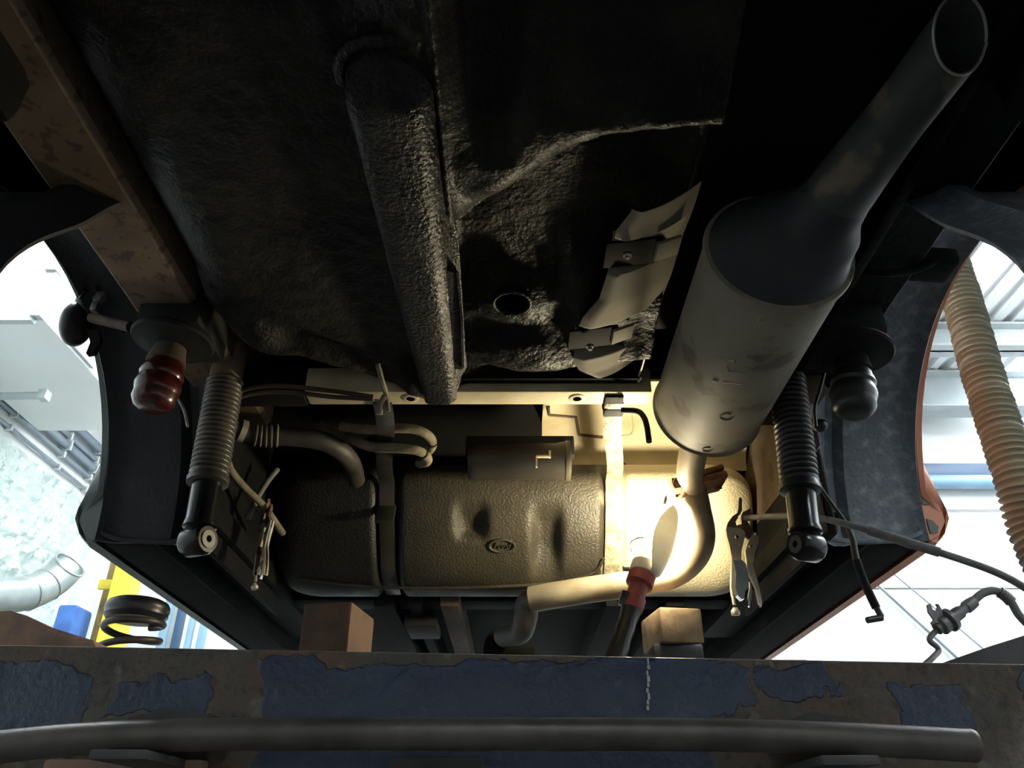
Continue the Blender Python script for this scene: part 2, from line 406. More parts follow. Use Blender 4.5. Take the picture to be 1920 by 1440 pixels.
# clear film and the duct bend behind it
G = []
for i in range(91):
    row = []
    for j in range(81):
        y = lerp(3.25, 5.02, i / 90); z = lerp(.50, 2.02, j / 80)
        p = Vector((y * 2.2, z * 2.2, 0)); q = Vector((y * 7, z * 7, 3))
        x_ = -2.98 + .07 * noise.noise(p) + .07 * abs(noise.noise(q)) + .05 * abs(noise.noise(q * 2.6)) + .02 * noise.noise(q * 5)
        row.append((x_, y, z + .03 * noise.noise(Vector((y * 3, 0, 0)))))
    G.append(row)
obj('plastic_sheet', sheet(G, .0015), FILM, label='crumpled clear plastic sheet hanging beside the white pillar', cat='plastic sheet', angle=8)
dp = thing('duct_bend', 'galvanised duct bend with slanted open end before the plastic sheet', 'duct', (-2.5, 4.0, 1.0))
path = spline([at(-150, 1108, X=-2.62), at(-40, 1118, X=-2.55), at(50, 1112, X=-2.50), at(100, 1088, X=-2.46), at(124, 1066, X=-2.44)], 6)
V, Fc = tube(path, .088, 28, cap=False)
pe = path[-1]; pd = (path[-1] - path[-2]).normalized(); cn = (pd * .8 - pe.normalized() * .6).normalized()
for k in range(28): V[-28 + k] = V[-28 + k] + pd * ((pe + pd * .03 - V[-28 + k]).dot(cn) / pd.dot(cn))
rimpts = [V[-28 + k] for k in range(28)] + [V[-28]]
obj('elbow_tube', (V, Fc), DUCT, dp)
rim = path[-1]; dirn = (path[-1] - path[-2]).normalized()
obj('rim', tube(rimpts, .006, 8, cap=False), DUCT, dp)
for k in (6, 12, 16):
    obj('seam', lathe([(-.006, .088), (0, .0925), (.006, .088)], path[k], path[k + 1] - path[k], 28, cap=False), DUCT, dp)
q = path[6]; obj('floor_stand', [box((q.x, q.y, (q.z - .085 + FLOORZ) / 2), (.05, .05, q.z - .085 - FLOORZ), bevel=.004), box((q.x, q.y, FLOORZ + .015), (.3, .3, .03), bevel=.004)], DUCT, dp)
obj('storage_bin', [box((-2.60, 4.66, .58), (.11, .2, 1.2), bevel=.02)], M('blue_plastic', (.06, .17, .50), rough=.4), label='blue plastic bin side behind the plastic sheet', cat='bin')
obj('trim_7', [box((-2.69, 4.9, (FLOORZ + ROOFZ) / 2 - .03), (.075, .1, ROOFZ - FLOORZ - .08), bevel=.004)], WHITE, label='slim white pillar beside the yellow lift post', kind='structure')
obj('timber_board', [box((-2.53, 4.98, .2), (.20, .04, 3.1), bevel=.004)], BOARD, label='brown upright board between white pillar and yellow post', cat='board')
yp = thing('lift_post', 'yellow lift post beside the brown board', 'lift post', (-2.36, 4.7, FLOORZ))
obj('column', [box((-2.36, 4.70, .2), (.13, .12, 3.1), bevel=.008)], YELLOW, yp)
obj('crossbar', [box((-2.50, 4.86, 1.38), (.22, .03, .06), bevel=.004)], YELLOW, yp)
obj('base_plate', [box((-2.36, 4.70, FLOORZ + .02), (.4, .3, .04), bevel=.005)], YELLOW, yp)
for i, (x_, mt, wd) in enumerate(((-2.24, BLUEL, .05), (-2.15, BLUEB, .05), (-2.07, BLUEL, .035), (-1.99, BLUEL, .045))):
    obj('upright_rail', [box((x_, 5.1, .2), (wd, .04, 3.1), bevel=.005)], mt, cat='rail', group='blue uprights behind the yellow lift post',
        label=('light blue upright rail touching the yellow post', 'dark blue upright rail', 'narrow light blue upright rail between two blue ones', 'light blue upright rail farthest from the yellow post')[i])
# fluorescent battens
def batten(x_, y0, y1, lab, grp='ceiling fluorescent battens'):
    t = thing('fluorescent_light', lab, 'light', (x_, (y0 + y1) / 2, 3.06), grp)
    obj('housing', box((x_, (y0 + y1) / 2, 3.15), (.10, y1 - y0, .05), bevel=.006), WHITE, t)
    for s in (-1, 1): obj('tube', tube([(x_ + .035 * s, y0 + .03, 3.10), (x_ + .035 * s, y1 - .03, 3.10)], .018, 10), TUBEM, t)
    for y in (y0 + .015, y1 - .015): obj('end_holder', box((x_, y, 3.10), (.13, .03, .06), bevel=.004), WHITE, t)
batten(2.96, 2.45, 3.98, 'lit fluorescent batten above the yellow extraction hose')
batten(-2.1, 1.5, 3.0, 'lit fluorescent batten beside the duct housing')
batten(2.83, -2.6, -1.1, 'added fill batten behind the car')  # unseen batten, added to light the beam front from behind
batten(.5, -3.5, -2.2, 'added fill batten close to the dull end wall')  # unseen too, added for more fill on the beam
batten(1.0, 3.9, 5.2, 'added fill batten near the end wall')  # hidden by the car, added to brighten the end wall
# extraction hose
hp = spline([(1.36, 1.82, 3.17), (1.32, 1.80, 2.3), at(1786, 505, D=2.22), at(1842, 700, D=1.98), at(1905, 890, D=1.80), at(1965, 1060, D=1.68), (1.16, 1.50, .0), (1.25, 1.2, -.8), (1.55, .6, -1.28), (2.2, 0, -1.29)], 16)
dense, acc = [], 0
for a, b in zip(hp, hp[1:]):
    n = max(1, int((b - a).length / .0029))
    dense += [a.lerp(b, k / n) for k in range(n)]
rs, acc = [], 0
for i, p in enumerate(dense):
    if i: acc += (p - dense[i - 1]).length
    rs.append(.0415 + .0095 * max(0, math.cos(2 * PI * acc / .0175) * .5 + .5) ** 3.5)
eh = thing('extraction_hose', 'yellow ribbed extraction hose hanging beside the car', 'hose', (1.3, 1.6, FLOORZ))
obj('hose', tube(dense, rs, 18), EXH, eh, angle=80)
obj('ceiling_collar', lathe([(0, .06), (.02, .09), (.10, .09), (.10, .0)], (1.36, 1.82, 3.07), (0, 0, 1), 24), BEAMG, eh)
# cables slanting down the end wall
for i, (u0, v0, u1, v1, rr) in enumerate(((1600, 1055, 1815, 1252, .012), (1640, 1046, 1850, 1222, .006))):
    obj('wall_cable', tube([at(u0, v0, Y=5.53), at(u1, v1, Y=5.53)], rr, 8), PLATE, cat='cable', group='slanting cables on the end wall',
        label=('thicker grey cable slanting down the white end wall', 'thin pale cable slanting above the thicker cable')[i])

# ================================================================== the lift in the foreground
BLUE = [(-.03, .100, .235, .058), (.17, .135, .07, .03), (.425, .112, .042, .032), (.575, .12, .055, .05), (.06, .045, .16, .028), (-.55, .11, .12, .045), (.295, .142, .05, .018), (-.36, .125, .045, .018)]
BEAMM = beam_mat()
bo = Vector((0, .85, 0))
lb = thing('car_lift', 'rusty car lift with flaking blue paint on its cross beam', 'car lift', (0, .85, FLOORZ))
rotb = Matrix.Rotation(R(1.04), 3, 'Y')
bm_o = obj('cross_beam', [box((0, .91, .168 - .14), (2.0, .12, .28), rot=rotb, bevel=.006)], BEAMM, lb, org=None)
# material coordinates are world ones here: move the mesh data so its origin is the camera height
for v in bm_o.data.vertices: v.co += ORG[lb.name]
bm_o.location = -ORG[lb.name]
obj('paint_run', [box(at(1215, 1240 + 11 * k, Y=.8465) + Vector((.0008 * math.sin(k * 2.3), 0, 0)), (.0015 + .0012 * abs(math.sin(k * 1.7)), .003, .003 + .003 * abs(math.cos(k * 2.1)))) for k in range(9)], M('white_paint_run', (.45, .46, .46), rough=.6), lb)
for u, v_ in ((320, 1338), (1510, 1347)):
    p = at(u, v_, Y=.835)
    obj('hook_tab', [prism([p + Vector((-.035, 0, -.008)), p + Vector((.0, 0, .004)), p + Vector((.045, 0, -.002)), p + Vector((.06, 0, -.03)), p + Vector((-.035, 0, -.03))], (0, 1, 0), .035),
                     box(p + Vector((.0, -.04, -.045)), (.05, .11, .008), bevel=.002)], STEELD, lb)
for x0, x1, z0 in ((-.455, -.30, .066), (-.12, -.03, .068)):
    obj('welded_plate', [box(((x0 + x1) / 2, .843, z0 - .05), (x1 - x0, .02, .10), bevel=.004)], RUSTARM if x0 < -.2 else STEELD, lb)
bp_ = [at(-120, 1412, Y=.78), at(0, 1400, Y=.78), at(150, 1386, Y=.78), at(330, 1378, Y=.782), at(620, 1376, Y=.785), at(960, 1376, Y=.785), at(1250, 1377, Y=.785), at(1500, 1382, Y=.785), at(1700, 1391, Y=.785), at(1822, 1398, Y=.785)]
pr = spline(bp_, 5)
rb = thing('steel_bar', 'worn round steel bar lying along the lift beam', 'bar', (0, .785, .05))
obj('bar', tube(pr, .0142, 20), BARM, rb)
e0 = pr[-1]; ed = (pr[-1] - pr[-2]).normalized()
obj('bar_end', lathe([(-.003, .0143), (.0, .0146), (.003, .0138), (.003, .010), (-.01, .0095)], e0, ed, 20, cap=True), BARM, rb)
# lift arms whose ends rise behind the beam
p = [at(-200, 1180, Y=1.05), at(0, 1166, Y=1.05), at(55, 1161, Y=1.05), at(85, 1170, Y=1.05), at(125, 1190, Y=1.05), at(205, 1215, Y=1.05), at(240, 1300, Y=1.05), at(-200, 1300, Y=1.05)]
obj('arm_end', [prism(p, (0, 1, 0), .09)], RUSTARM, lb, label='rusty rounded arm end')
p = [at(1745, 1252, Y=1.0), at(1830, 1222, Y=1.0), at(1925, 1192, Y=1.0), at(2150, 1150, Y=1.0), at(2150, 1330, Y=1.0), at(1745, 1330, Y=1.0)]
obj('arm_end', [prism(p, (0, 1, 0), .06)], STEELD, lb, label='dark sloping arm end')
for s, nm in ((-1, 'pipework'), (1, 'extraction hose')):
    obj('runway', [box((s * .80, 2.14, .03), (.6, 2.3, .06), bevel=.008), box((s * .80, 2.1, (FLOORZ + 0) / 2), (.25, .25, -FLOORZ), bevel=.01)], STEELD, lb)
obj('cross_support', [box((0, 1.67, .182), (1.18, .15, .246), bevel=.008)], STEELD, lb)
obj('rubber_pad', [box((.335, 1.665, .3215), (.10, .11, .033), bevel=.004)], BLACK, label='black rubber pad under the pale timber block', cat='pad')
obj('timber_block', [box((-.366, 1.67, .361), (.105, .15, .112), rot=Matrix.Rotation(R(-9), 3, 'Z'), bevel=.008)], M('reddish_timber', (.10, .055, .035), (.07, .042, .028), rough=.8, scale=25, bump=.001, bscale=60), label='reddish timber block standing on the bare cross support', cat='timber block', group='timber blocks on the lift')
obj('timber_block', [box((.335, 1.665, .373), (.09, .13, .070), rot=Matrix.Rotation(R(9), 3, 'Z'), bevel=.006)], WOOD, label='pale timber block standing on a black pad', cat='timber block', group='timber blocks on the lift')
# coil spring with rubber seat
sx, sy = -.695, 1.45
cs = thing('coil_spring', 'dark road spring with rubber seat standing behind the beam', 'coil spring', (sx, sy, .06))
pts = []
turns = 6.2
for k in range(int(turns * 24) + 1):
    t = k / 24; a = 2 * PI * t + 2.5
    z = .068 + .043 * t if t > .8 else .068 + .043 * t * t / .8
    rr = .050
    pts.append((sx + rr * math.cos(a), sy + rr * math.sin(a), z))
top = pts[-1][2]
for k in range(1, 16):
    a = 2 * PI * (turns + k / 24) + 2.5; pts.append((sx + .050 * math.cos(a), sy + .050 * math.sin(a), top + .010 * k / 15))
obj('coil', tube(pts, .0062, 10), M('spring_steel', (.035, .032, .03), (.07, .055, .045), rough=.45, scale=30), cs)
tz = top + .012
obj('rubber_seat', lathe([(0, .028), (0, .050), (.008, .056), (.014, .055), (.018, .057), (.026, .056), (.032, .052), (.036, .044), (.036, .0)], (sx, sy, tz), (0, 0, 1), 32), BLACK, cs)

# ================================================================== the car, seen from below and behind, rear axle taken out
car = thing('car', 'orange car on the lift, seen from below without its rear axle', 'car', (0, 1.9, .47))
YC, ZC, RA = 1.03, .49, .40
def arch_z(y):
    q = abs(y - YC) / RA
    return ZC if q >= 1 else ZC + (RA + .006) * math.sqrt(1 - q * q)
for s in (-1, 1):
    ys = [.12 + .05 * k for k in range(11)] + [YC - RA * math.cos(PI * k / 28) for k in range(29)] + [1.44 + .1 * k for k in range(27)]
    G = []
    for y in ys:
        zb = arch_z(y); row = []
        for k in range(17):
            z = lerp(zb, 1.30, (k / 16) ** 1.4)
            if y >= 1.42: bx = pw(z, [(.488, .800), (.500, .818), (.528, .838), (.56, .834), (.64, .818), (.70, .808), (1.0, .83), (1.3, .82)])
            else: bx = .803 + .02 * smooth(.9, 1.1, z)
            row.append((s * bx, y, z))
        G.append(row)
    obj('body_side', sheet(G, .012 * s), ORANGE if s > 0 else BODYGREY, car, label='orange painted body side' if s > 0 else 'grey body side')
    # wheel arch housing: front half goes down ahead of the wheel space, rear half behind it
    G = []
    for i in range(49):
        th = PI * i / 48
        xin = .585 if th < .95 else lerp(.585, .57, smooth(.95, 1.6, th))
        row = []
        for j in range(15):
            x_ = lerp(.796, xin, j / 14)
            rr = .408 + .024 * math.exp(-((j - 10.5) / .9) ** 2) - .012 * smooth(12.2, 14, j) - .016 * smooth(1.6, 0, j)
            rr -= .068 * smooth(1.75, 2.5, th) - .028 * smooth(2.5, 3.1, th)
            row.append((s * x_, YC + rr * math.cos(th), ZC + rr * math.sin(th) * (.985)))
        G.append(row)
    obj('wheel_arch', sheet(G, -.006 * s), LINER_LIT if s > 0 else LINER_SHADE, car, label='stone-chipped wheel arch coloured as lit' if s > 0 else 'wheel arch housing coloured as shaded')
    # rolled lower lip of the arch housing
    obj('arch_lip', tube(spline([(s * .79, 1.432, .520), (s * .785, 1.43, .505), (s * .74, 1.432, .494), (s * .66, 1.434, .49), (s * .60, 1.43, .496)], 6), .006, 8), LINER_LIT if s > 0 else LINER_SHADE, car)
    # side chassis leg above the wheel space
    G = []
    for i in range(26):
        y = lerp(.15, 1.50, i / 25); zz = .80 - .02 * smooth(1.05, 1.4, y)
        ww = .055
        xc = .605 - .02 * smooth(1.1, 1.4, y)
        G.append([(s * (xc + dx), y, zz + dz) for dx, dz in ((-ww, .12), (-ww, .006), (-ww + .006, 0), (ww - .006, 0), (ww, .006), (ww, .12))])
    obj('chassis_leg', sheet(G, .004 * s), M('tan_leg', (.15, .105, .07), (.10, .07, .048), rough=.75, spec=.2, scale=9, c3=(.06, .042, .03), s3=60) if s < 0 else UNDER_S, car, label='dusty tan chassis leg' if s < 0 else 'dark chassis leg')
    # bump stop with spring plate
    b0 = at(322, 648, Y=1.14) if s < 0 else at(1598, 668, Y=1.14)
    b1 = at(287, 752, Y=1.14) if s < 0 else at(1601, 764, Y=1.14)
    ax = (b1 - b0); ln = ax.length; ax.normalize()
    bs = obj('bump_stop', lathe([(ln * .30, .030), (ln * .40, .031), (ln * .48, .035), (ln * .55, .037), (ln * .61, .034), (ln * .67, .036), (ln * .76, .0385), (ln * .85, .036), (ln * .88, .035), (ln * .98, .036), (ln * 1.08, .030), (ln * 1.13, .022), (ln * 1.13, .0)], b0, ax, 30), RED if s < 0 else BLACK, car, label='red polyurethane bump stop' if s < 0 else 'black rubber bump stop')
    obj('bump_stop_cup', lathe([(-.03, .026), (ln * .1, .027), (ln * .32, .033), (ln * .34, .030), (ln * .34, .02)], b0, ax, 28), TAN if s < 0 else BLACKM, bs)
    obj('spring_plate', lathe([(-.010, .03), (-.006, .068), (.0, .071), (.005, .068), (.008, .05), (.016, .036), (.016, .02)], b0 + Vector((0, .0, .01)), ax, 36), BLACKM, car)
    obj('tower_bracket', [box(b0 + Vector((-s * .01, .01, .055)), (.11, .14, .09), bevel=.012)], BLACKM, car)
    # sill: outer flange, inner box, pinch weld
    obj('sill', [box((s * .745, 2.75, .555), (.10, 2.6, .13), bevel=.012)], UNDER_S, car)
    obj('pinch_weld', [box((s * .690, 2.72, .515), (.010, 2.55, .05), bevel=.002)], UNDER_S, car)
    obj('jacking_reinforcement', [box((s * .63, 1.95, .555), (.10, 1.0, .05), bevel=.01)], UNDER_S, car)
    # inner side of the body ahead of the wheel arch
    G = []
    for i in range(10):
        y = lerp(1.36, 2.02, i / 9)
        G.append([(s * pw(z, [(.50, .60), (.62, .595), (.8, .60), (.95, .63)]), y, z) for z in (.66, .7, .74, .8, .88, .96)])
    obj('inner_side', sheet(G, .004 * s), TAN if s > 0 else UNDER_S, car)  # left panel blackened: shade far from the lamp put into its colour
    obj('lower_side', [box((s * .603, 1.70, .575), (.012, .62, .17), bevel=.002)], UNDER_S, car)
    obj('arch_web', [box((s * .60, 1.405, .63), (.03, .02, .27), bevel=.005)], TAN if s > 0 else UNDER_S, car)
    pf = [(.797, .488), (.818, .50), (.838, .528), (.834, .56), (.818, .64), (.808, .70), (.797, .70)]
    obj('sill_end', [prism([(s * a_, 1.428, b_) for a_, b_ in pf], (0, 1, 0), .01)], ORANGE if s > 0 else BODYGREY, car)
    if s > 0:
        se = [o for o in car.children if o.name.startswith('sill_end')][-1]
        for oc in ([(.801, .570), (.812, .571), (.826, .566), (.818, .562), (.803, .561)], [(.801, .532), (.812, .528), (.820, .515), (.815, .504), (.801, .502)]):
            obj('bare_patch', prism([(a_, 1.4215, b_) for a_, b_ in oc], (0, 1, 0), .002), BODYGREY, se)
    G = [[(s * .792, y, z) for z in (max(arch_z(y), .52) + .005, .95, 1.2)] for y in [.12, .4, .6] + [YC - RA * math.cos(PI * k / 24) for k in range(25)] + [1.45]]
    obj('inner_quarter', sheet(G, .002), UNDER_S, car)
    # rear valance closing the body behind the wheel arch
    obj('rear_corner', [box((s * .69, .38, .80), (.21, .52, .16), bevel=.03)], UNDER_S, car)
    obj('closing_panel', [box((s * .70, 1.2, 1.0), (.22, 2.4, .03), bevel=.004)], UNDER_S, car)

# boot floor: pressed panel with a step, a drain hole boss and humps, coated in underseal
YMAX = [(-.520, 1.06), (-.48, 1.13), (-.42, 1.185), (-.34, 1.24), (-.27, 1.275), (-.20, 1.297), (-.10, 1.297), (-.03, 1.28), (.06, 1.25), (.128, 1.22), (.26, 1.20)]
def floor_z(x, y):
    z = .768
    if x < -.44: z += .06 * ((-.44 - x) / .09) ** 2
    # spare wheel side: swage that lifts ahead of the tub
    dl = (x + .343) * .82 + (y - 1.15) * .57
    dn = -(x + .343) * .57 + (y - 1.15) * .82
    if x < -.17:
        z += .022 * smooth(-.02, .03, dn) * smooth(-.19, -.23, x) * smooth(-.45, -.38, x)
        z -= .016 * math.exp(-(((x + .20) / .05) ** 2 + ((y - 1.27) / .05) ** 2))
    if x > -.19:
        yr = .895 - .916 * (x + .096)
        yc = pw(x, [(-.10, .70), (-.03, .735), (.0, .728), (.015, .695), (.03, .674), (.24, .648)])
        yr = max(yr, yc + .035); y0 = max(yc - .006, yr - .085)
        z += smooth(-.085, -.045, x) * min(.11, .34 * max(0, yc - .01 - y))
        k = smooth(-.19, -.10, x)
        z += k * (-.024 + .066 * max(0, min(1, (y - y0) / (yr - y0))) ** 1.8)
        # falls again ahead of the recess
        z -= k * .030 * smooth(.98, 1.10, y)
        # boss round the drain hole
        r = math.hypot((x - .0) / 1.0, (y - 1.05) / 1.0)
        z -= k * .014 * math.exp(-(r / .06) ** 4)
        # humps
        z -= k * .036 * math.exp(-(((x - .01) / .085) ** 2 + ((y - 1.185) / .055) ** 2) ** 1.6)
        z += k * .030 * math.exp(-(((x + .005) / .06) ** 2 + ((y - 1.265) / .03) ** 2))
        z -= k * .030 * math.exp(-(((x - .12) / .035) ** 2 + ((y - 1.03) / .11) ** 2))
        z -= k * .018 * math.exp(-(((x - .085) / .02) ** 2 + ((y - .93) / .05) ** 2))
        z += k * .020 * math.exp(-(((x - .085) / .02) ** 2 + ((y - 1.09) / .03) ** 2))
        z += k * .018 * math.exp(-(((x + .06) / .03) ** 2 + ((y - .80) / .05) ** 2))
    # seam running along the floor beside the chassis rail
    z -= .007 * math.exp(-((x + .086) / .004) ** 2) * smooth(.98, .9, y)
    ym = pw(x, YMAX)
    z -= .022 * smooth(ym - .09, ym, y)
    q = Vector((x, y, 0))
    z += .0022 * noise.noise(q * 45) + .0014 * noise.noise(q * 130) * (1 if x > -.2 else .4)
    return z
NX, NY = 200, 250
G = []
for i in range(NX + 1):
    x_ = lerp(-.520, .255, i / NX); ym = pw(x_, YMAX); row = []
    for j in range(NY + 1):
        y = lerp(.20, ym, j / NY)
        row.append((x_, y, floor_z(x_, y)))
    G.append(row)
fv, ff = sheet(G, .004)
ff = [f for f in ff if math.hypot(sum(fv[q][0] for q in f) / len(f), sum(fv[q][1] for q in f) / len(f) - 1.05) > .030]
bf = obj('boot_floor', (fv, ff), UNDER, car, angle=180)
# drain hole: rolled ring with a dark plug recessed in it
zc = floor_z(0, 1.05)
rp = [(math.cos(a) * .031, 1.05 + math.sin(a) * .031, zc - .003) for a in [2 * PI * k / 40 for k in range(41)]]
obj('drain_ring', tube(rp, .0032, 8, cap=False), UNDER, bf)
obj('drain_sleeve', lathe([(0, .031), (.035, .031), (.035, 0)], (0, 1.05, zc - .002), (0, 0, 1), 32, cap=False), UNDER_S, bf)
obj('floor_riser', [box((.06, 1.285, .83), (.38, .02, .14), bevel=.003), box((.06, 1.23, .86), (.38, .12, .02), bevel=.003)], UNDER_S, car)
obj('floor_tunnel', [box((.40, .72, .88), (.32, 1.1, .02), bevel=.004), box((.545, .75, .82), (.02, 1.1, .10), bevel=.004)], UNDER_S, car)
obj('floor_side_filler', [box((-.545, .66, .86), (.07, 1.0, .02), bevel=.004)], UNDER_S, car)
# central chassis rail
G = []
n = 44
for i in range(n + 1):
    t = i / n; y = lerp(.545, 1.325, t)
    ww = lerp(.050, .034, t); xc = lerp(-.140, -.138, t); zb = lerp(.715, .733, t); zt = .775
    e = smooth(0, .07, t); wv = ww * (.55 + .45 * math.sqrt(max(0, min(1, t / .06)))) if t < .06 else ww
    zb = lerp(zt - .012, zb, e)
    prof = [(-wv - .010, zt), (-wv - .003, zt - .010), (-wv + .001, zb + .012), (-wv + .006, zb + .003), (-wv + .014, zb), (0, zb), (wv - .022, zb), (wv - .014, zb + .004), (wv - .004, zb + .016), (wv + .004, zt - .010), (wv + .014, zt)]
    G.append([(xc + a + .0012 * noise.noise(Vector((a * 90, y * 90, 0))), y, b + .0012 * noise.noise(Vector((a * 80, y * 80, 5)))) for a, b in prof])
RAILM = M('waxy_underseal', (.006, .0058, .005), (.016, .0145, .012), rough=.34, rough2=.5, spec=.2, bump=.0038, bscale=150, scale=25)
cr = obj('chassis_rail', sheet(G, .003), RAILM, car, angle=60, label='black central chassis rail')
hoop = [(-.198, .60, .762), (-.196, .575, .757), (-.184, .552, .753), (-.160, .540, .752), (-.125, .540, .752), (-.100, .552, .753), (-.086, .58, .757), (-.082, .63, .762), (-.084, .70, .766)]
obj('rail_end_lip', tube(spline(hoop, 6), .008, 10), RAILM, cr)
for u, v_ in ((785, 585), (815, 722), (732, 228)):
    p = at(u, v_, Z=.728 if v_ > 500 else .7205)
    obj('rail_hole', lathe([(-.002, .006), (.0015, .0045), (.0015, 0)], p, (0, 0, 1), 16), BLACKM, cr)
# flange bracket beside the rail
p = [at(838, 505, Z=.74), at(858, 510, Z=.74), at(866, 600, Z=.745), at(868, 690, Z=.745), at(842, 690, Z=.745)]
obj('rail_bracket', [prism(p, (0, 0, 1), .006), prism([at(858, 510, Z=.735), at(866, 600, Z=.735), at(868, 690, Z=.735), at(868, 690, Z=.765), at(866, 600, Z=.765), at(858, 510, Z=.765)], (1, 0, 0), .004)], UNDER, car)

# crossmember and the axle recess ahead of it
cm = obj('crossmember', [box((-.066, 1.325, .772), (.675, .052, .056), bevel=.005)], CREAM, car, label='cream painted crossmember')
for u in (770, 1082):
    p = at(u, 747, Z=.7435)
    obj('bolt_hole', lathe([(.0, .017), (-.0015, .015), (-.0015, .009), (.002, .008), (.002, 0)], p, (0, 0, 1), 24), CREAM, cm)
    obj('hole_dark', lathe([(-.0018, .008), (-.0018, 0)], p, (0, 0, 1), 20), BLACKM, cm)  # black disc painted as the dark inside the hole
obj('crossmember_end', [box((-.50, 1.325, .770), (.19, .06, .06), bevel=.008)], UNDER_S, car)
obj('crossmember_end', [box((.55, 1.325, .770), (.12, .06, .06), bevel=.008)], TAN, car)
prof = [(1.345, .795), (1.40, .845), (1.50, .885), (1.60, .90), (1.70, .895), (1.78, .88), (1.82, .85), (1.83, .815)]
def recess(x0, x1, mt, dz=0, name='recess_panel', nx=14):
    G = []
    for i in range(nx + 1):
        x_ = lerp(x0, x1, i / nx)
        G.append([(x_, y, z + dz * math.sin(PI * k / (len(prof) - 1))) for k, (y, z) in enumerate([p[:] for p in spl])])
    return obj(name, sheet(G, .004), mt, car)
spl = [(p.y, p.z) for p in spline([Vector((0, a, b)) for a, b in prof], 5)]
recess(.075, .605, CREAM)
recess(-.605, -.30, UNDER_S)  # left stretch coloured black as the shade away from the lamp
recess(-.30, .075, M('black_strap', (.003, .003, .003), rough=.8, spec=.1), .05, 'recess_middle')  # middle stretch is near black and arched deeper
# embossed step and raised panel on the lit part of the recess
def on_recess(u, v_, off=.004):
    best = None
    for k in range(400):
        y = lerp(1.35, 1.825, k / 399); p = at(u, v_, Y=y); zz = pw(y, spl)
        e = abs(p.z - zz)
        if best is None or e < best[0]: best = (e, p)
    q = best[1]; return q - q.normalized() * off
obj('recess_step', [tube([on_recess(u, v_) for u, v_ in ((1028, 762), (1030, 778), (1080, 782), (1086, 815), (1130, 820))], .004, 8)], TAN, car)
obj('recess_swage', [tube(spline([on_recess(u, v_) for u, v_ in ((1186, 765), (1188, 805), (1178, 817), (1150, 818))], 5), .003, 8)], CREAM, car)
obj('recess_crease', [tube(spline([on_recess(u, v_, .002) for u, v_ in ((1165, 868), (1200, 890), (1245, 903), (1290, 906), (1340, 905))], 5), .005, 8)], TAN, car)
# bracket hook beside the strap
obj('wire_bracket', tube(spline([at(1165, 769, Y=1.33), at(1195, 771, Y=1.32), at(1207, 782, Y=1.30), at(1213, 800, Y=1.28), at(1217, 828, Y=1.27)], 6), .0055, 10), BLACKM, car)
obj('strap_bolt_bracket', [box(at(1146, 746, Y=1.345), (.034, .05, .03), bevel=.004), box(at(1178, 728, Y=1.315), (.014, .02, .03), bevel=.003)], BLACKM, car)
# brake pipes clipped along the crossmember
for dv, rr in ((0, .0045), (11, .0045)):
    obj('brake_pipe', tube(spline([at(430, 740 + dv, Y=1.30), at(480, 726 + dv, Y=1.29), at(540, 724 + dv, Y=1.285), at(620, 733 + dv, Y=1.28), at(700, 744 + dv * .4, Y=1.275)], 6), rr, 8), TAN, car)
obj('pipe_clip', [tube(spline([at(708, 682, Y=1.22), at(716, 712, Y=1.24), at(724, 740, Y=1.27), at(728, 772, Y=1.285)], 5), .005, 8), tube(spline([at(722, 742, Y=1.27), at(714, 758, Y=1.275), at(711, 777, Y=1.28)], 4), .006, 8)], HOSEM, car)
# charcoal canister
a0, a1 = at(878, 868, Y=1.60), at(1064, 864, Y=1.60)
ca = obj('charcoal_canister', lathe([(0, .0), (0, .036), (.012, .041), (.20, .041), (.212, .0435), (.224, .0435), (.224, .0)], a0, a1 - a0, 32), M('canister_grey', (.030, .026, .019), (.02, .017, .013), rough=.5, scale=10), car)
obj('canister_clip', [box(at(1018, 856, Y=1.545), (.03, .008, .004)), box(at(1006, 866, Y=1.548), (.004, .008, .026)), box(at(1031, 852, Y=1.548), (.004, .008, .016))], NICKEL, ca)
obj('canister_cap', lathe([(0, .045), (.006, .046), (.012, .045), (.012, 0)], a1 + Vector((-.006, 0, 0)), (1, 0, 0), 32), M('canister_cap_grey', (.06, .052, .035), rough=.4), ca)
obj('canister_bracket', [box(at(975, 840, Y=1.62), (.25, .03, .05), bevel=.004)], BLACKM, ca)

# front underbody beyond the tank
obj('front_floor', [box((0, 3.0, .60), (1.40, 2.0, .03), bevel=.004)], UNDER_S, car)
obj('floor_tunnel_front', [box((.0, 3.0, .66), (.30, 2.0, .12), bevel=.03)], UNDER_S, car)
for x_, wd, mt in ((-.33, .055, UNDER_S), (-.25, .03, UNDER_S), (-.16, .05, TAN), (.27, .06, UNDER_S), (.42, .05, UNDER_S)):
    obj('floor_member', [box((x_, 2.62, .55), (wd, 1.25, .08), bevel=.008)], mt, car)
obj('underbody_crossmember', [box((0, 2.10, .58), (1.2, .10, .08), bevel=.01)], UNDER_S, car)
obj('fuse_box', [box((-.245, 2.18, .50), (.085, .16, .03), bevel=.006)], BLACKM, car)
obj('body_shell', [box((0, 1.9, 1.22), (1.6, 3.6, .03), bevel=.006), box((0, .10, .95), (1.58, .03, .55), bevel=.006), box((0, 3.75, .9), (1.58, .03, .65), bevel=.006)], UNDER_S, car)
